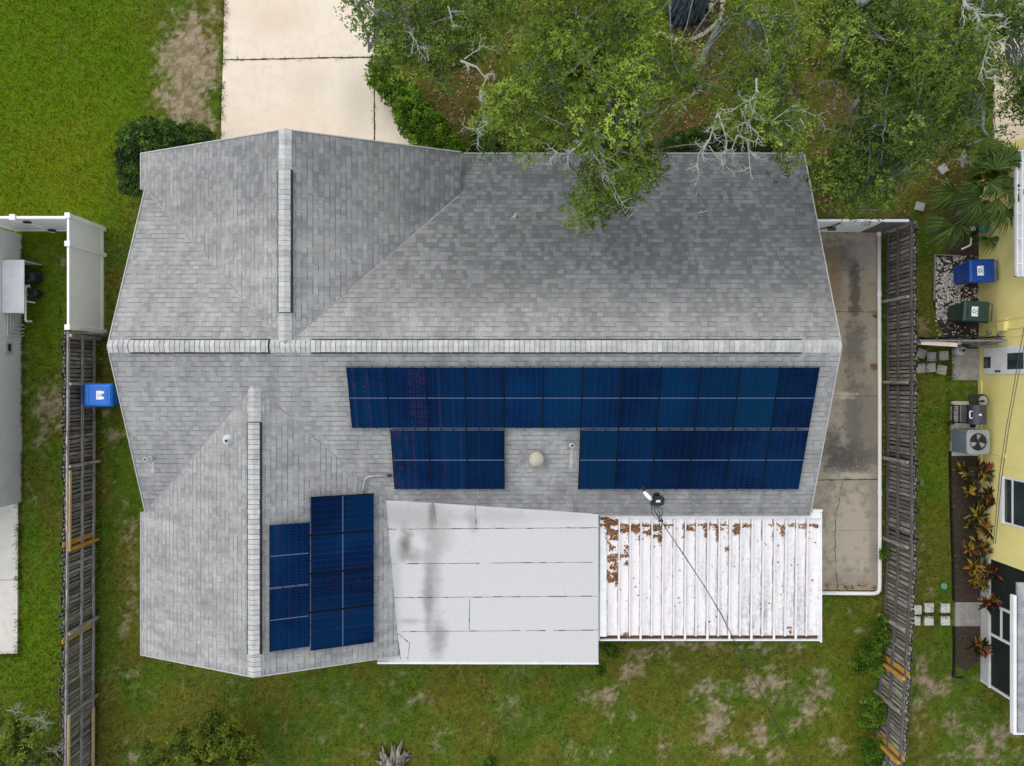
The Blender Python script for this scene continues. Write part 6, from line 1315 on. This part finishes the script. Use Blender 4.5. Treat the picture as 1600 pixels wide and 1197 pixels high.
palm('fan palm with pale green drooping fronds left of the water pump', (1500, 335), 1.3, [(1492, 300, 1.7, 3.3, .85, 2.6), (1490, 353, 1.5, 4.3, .8, 2.4), (1491, 352, 1.6, 3.4, .95, 1.6), (1499, 300, 1.4, 3.9, .7, 1.6), (1475, 345, 1.3, 3.5, .6, 2.2), (1510, 318, 1.6, 5.2, .6, 2.2), (1486, 318, 1.5, 3.0, .7, 2.0), (1500, 352, 1.5, 4.9, .7, 1.8)], 91, PA)
palm('tall dark fan palm beside the roof gutter of the yellow house', (1545, 300), 2.0, [(1532, 310, 2.3, 4.0, .95, 2.0), (1555, 265, 2.5, 1.5, .8, 3.0), (1540, 265, 2.4, 2.4, .8, 2.4), (1563, 328, 2.2, 4.9, .75, 2.8), (1545, 372, 1.6, 4.7, .5, 3.6), (1535, 305, 2.2, 2.6, .6, 2.0), (1560, 290, 2.3, .2, .7, 2.4), (1525, 295, 2.1, 3.2, .5, 2.0), (1545, 285, 2.5, 5.5, .7, 2.6), (1570, 255, 2.5, .9, .8, 2.6), (1575, 300, 2.4, 5.9, .7, 2.4), (1550, 245, 2.5, 2.0, .7, 2.4), (1535, 325, 2.2, 4.6, .8, 1.8), (1560, 310, 2.4, 4.4, .9, 1.6)], 92, [(.055, .105, .022), (.08, .135, .025), (.035, .07, .018), (.12, .175, .035)])

# crotons
def croton(label, px_, py_, heads, seed):
    r = np.random.default_rng(seed); b0 = P(px_, py_, 0); t = thing('croton', label, 'plant', (b0.x, b0.y, 0), 0, 'crotons in the bed along the yellow house')
    V = []; C = []; st = MB()
    PAL = [(.50, .30, .03), (.42, .33, .05), (.26, .06, .035), (.10, .015, .03), (.03, .05, .015), (.05, .035, .02), (.34, .13, .04), (.12, .14, .03)]
    for (hx, hy, hz, rad, bias) in heads:
        c_ = np.array(P(hx, hy, hz)); st.tube([(b0.x, b0.y, -.02), tuple(c_)], [.018, .012], 5)
        for i in range(34):
            a0 = r.uniform(0, 6.28); el = r.uniform(-.25, 1.0); l_ = rad * r.uniform(.75, 1.15)
            d = np.array([math.cos(a0) * math.cos(el), math.sin(a0) * math.cos(el), math.sin(el)]); sd_ = np.array([-math.sin(a0), math.cos(a0), 0]); w_ = l_ * .14
            k = r.choice(len(PAL), p=bias); cc = np.array(PAL[k]) * r.uniform(.5, 1.1)
            p0 = c_ + r.normal(0, .02, 3); p1 = p0 + d * l_ * .5; p2 = p0 + d * l_ + np.array([0, 0, -.1 * l_])
            V.append([p0, p1 + sd_ * w_, p2, p1 - sd_ * w_]); C.append(cc)
    np_mesh('foliage', np.array(V), 4, np.array(C), M['leaf'], t); obj('stem', st, M['hedge_wood'], t)
bY = [.22, .20, .04, .08, .22, .10, .04, .10]; bR = [.05, .05, .08, .28, .24, .20, .04, .06]; bD = [.04, .06, .02, .14, .38, .22, .02, .12]; bO = [.12, .08, .10, .14, .26, .14, .10, .06]
croton('green and orange croton just below the condenser unit on the lawn side', 1510, 742, [(1510, 738, .5, .30, bD), (1503, 732, .4, .25, bO), (1516, 748, .45, .26, bD)], 101)
croton('orange-red croton below the condenser unit against the wall', 1535, 740, [(1537, 739, .7, .40, bO), (1530, 728, .5, .25, bR)], 102)
croton('purple and yellow croton left of the window', 1515, 770, [(1513, 770, .5, .30, bY), (1522, 760, .45, .26, bR), (1524, 782, .4, .25, bD)], 103)
croton('dark purple croton directly left of the window sill', 1545, 775, [(1545, 772, .6, .33, bR), (1556, 782, .7, .3, bD), (1540, 786, .5, .28, bD)], 104)
croton('brightest yellow croton below the window', 1526, 815, [(1527, 806, .7, .38, bY), (1535, 822, .6, .34, bY), (1518, 822, .5, .3, bD), (1545, 832, .55, .3, bD)], 105)
croton('yellow and maroon croton above the porch corner', 1524, 858, [(1514, 858, .55, .30, bY), (1535, 858, .6, .32, bO), (1525, 848, .5, .26, bD)], 106)
croton('dense yellow croton beside the porch corner', 1526, 890, [(1522, 885, .6, .32, bY), (1540, 888, .6, .33, bY), (1520, 905, .5, .28, bY), (1534, 912, .5, .3, bY), (1555, 897, .8, .34, bR)], 107)
croton('red-leaved croton in front of the porch door', 1545, 942, [(1543, 943, .8, .34, bO), (1553, 940, .9, .3, bR)], 108)
croton('lone dark red and yellow croton below the porch pad', 1524, 1010, [(1526, 1010, .6, .36, bO), (1534, 1012, .6, .34, bR)], 109)

# stone ring and litter around the big trunk
GS = 'beige edging stones around the oak trunk'
ring = [(1128, 0), (1128, 14), (1125, 27), (1119, 37), (1112, 44), (1103, 51), (1093, 57), (1082, 62), (1071, 64), (1060, 63), (1128, -14), (1046, 60), (1034, 54)]
src = None
for i, (px_, py_) in enumerate(ring):
    a_ = ring[i - 1] if 0 < i < 10 else (ring[1] if i in (0, 10) else ring[9]); ang = math.atan2(-(py_ - a_[1]), px_ - a_[0])
    if src is None:
        mb = MB(); mb.box(-.13, .13, -.07, .07, -.03, .11); src = obj('edging_stone', mb, M['stone'], bevel=.035); o = src
    else: o = src.copy(); col.objects.link(o)
    q = P(px_, py_, 0); o.location = (q.x, q.y, 0); o.rotation_euler = (0, 0, ang + random.uniform(-.1, .1)); o.scale = (random.uniform(.85, 1.1), random.uniform(.85, 1.1), 1)
    tag(o, 'beige edging stone in the curved ring around the big oak trunk', 'stone', GS)
for px_, py_, lb in ((1110, 13, 'pale edging stone lying loose inside the ring, the lower one'), (1112, -3, 'pale edging stone lying loose inside the ring, at the frame edge')):
    o = src.copy(); col.objects.link(o); q = P(px_, py_, 0); o.location = (q.x, q.y, 0); o.rotation_euler = (0, 0, 1.5); tag(o, lb, 'stone', 'loose stones inside the ring')
sheet('tree_bed', [(1040, 5), (1045, 45), (1065, 60), (1090, 55), (1112, 40), (1125, 20), (1126, -30), (1040, -30)], -.02, M['dirt_dark'], .05)
# stump on the back lawn
q = P(618, 1190, 0); stp = thing('tree_stump', 'jagged weathered grey stump with roots on the back lawn', 'stump', (q.x, q.y, 0)); r_ = np.random.default_rng(3); mb = MB()
for i in range(20):
    a0 = i / 20 * 6.283 + r_.normal(0, .12); L_ = r_.uniform(.4, .75); d = Vector((math.cos(a0), math.sin(a0), 0)); c_ = Vector((q.x, q.y, 0)); hz = r_.uniform(.25, .6)
    mb.tube([tuple(c_ + d * .1 + Vector((0, 0, hz))), tuple(c_ + d * .22 + Vector((0, 0, hz * .7))), tuple(c_ + d * L_ * .7 + Vector((r_.normal(0, .05), r_.normal(0, .05), .1))), tuple(c_ + d * L_ + Vector((0, 0, -.02)))], [.05, .10, .07, .02], 7)
obj('root', mb, M['stump'], stp, smooth=True)
mb = MB()
for i in range(9):
    a0 = r_.uniform(0, 6.28); rr_ = r_.uniform(0, .2); x_, y_ = q.x + rr_ * math.cos(a0), q.y + rr_ * math.sin(a0); mb.tube([(x_, y_, 0), (x_ + r_.normal(0, .04), y_ + r_.normal(0, .04), r_.uniform(.45, .8))], [.09, .03], 6)
obj('splinter', mb, M['stump'], stp)
hedge('tuft of green leaves growing beside the stump', [(768, 1190, .3, 8), (765, 1196, .3, 6)], 14, 88, WB, leaf=(.06, .02), cat='weed', name='weed', zs=.05, cr=.08, thr=.2)

# twigs fallen on the roof
onN = lambda px, py: ray_plane(px, py, PL_N[0] + .02, PL_N[1], PL_N[2])
for pts, lb in (([(972, 325), (983, 341), (988, 335)], 'bent pale twig fallen on the shingles below the oak branches'), ([(1090, 333), (1098, 332), (1105, 329)], 'short pale twig fallen on the shingles at the right slope'), ([(1088, 304), (1092, 300), (1096, 304)], 'tiny forked twig fallen on the shingles near the front eave'), ([(803, 341), (806, 335)], 'whitish scrap lying on the shingles near the valley')):
    mb = MB(); P3 = [onN(*q_) for q_ in pts]; mb.tube(P3, .016 if len(pts) > 2 else .05, 6); mb.tube([P3[0], P3[0].lerp(P3[1], .5) + Vector((.05, .06, .01))], .009, 5); tag(obj('twig', mb, M['dead_wood']), lb, 'twig', 'twigs fallen on the roof')
mb = MB(); P3 = [onS(1080, 783, .02), onS(1086, 788, .02), onS(1093, 790, .02)]; mb.tube(P3, .012, 5); tag(obj('twig', mb, M['dead_wood']), 'pale twig fallen on the shingles above the patio cover', 'twig', 'twigs fallen on the roof')
def wide_litter():
    regs = [region(640, 60, 790, 235, 900, .0), region(790, 40, 1120, 238, 2400, .0), region(1120, 20, 1500, 238, 2200, .0), region(1262, 238, 1420, 335, 700, .0), region(1430, 210, 1525, 300, 500, .0), region(1060, 2, 1122, 52, 260, .0)]
    litter('leaf_litter', 'scattered brown fallen leaves on the ground under the oaks', regs, lambda x, y: -.03, .07, ((.20, .11, .05), (.28, .19, .10), (.12, .06, .03), (.33, .25, .15)), seed=6)
wide_litter()
# dry leaves on the slab edge
litter('leaf_litter', 'brown fallen leaves in small piles along the slab edge and pipe', [region(1364, 489, 1371, 496, 40, .03), region(1361, 570, 1370, 578, 50, .03), region(1290, 914, 1370, 922, 130, .03), region(1285, 358, 1370, 362, 120, .03), region(1376, 600, 1380, 900, 260, .03)], lambda x, y: .025, .055, seed=3)
print('objects', len(bpy.data.objects))
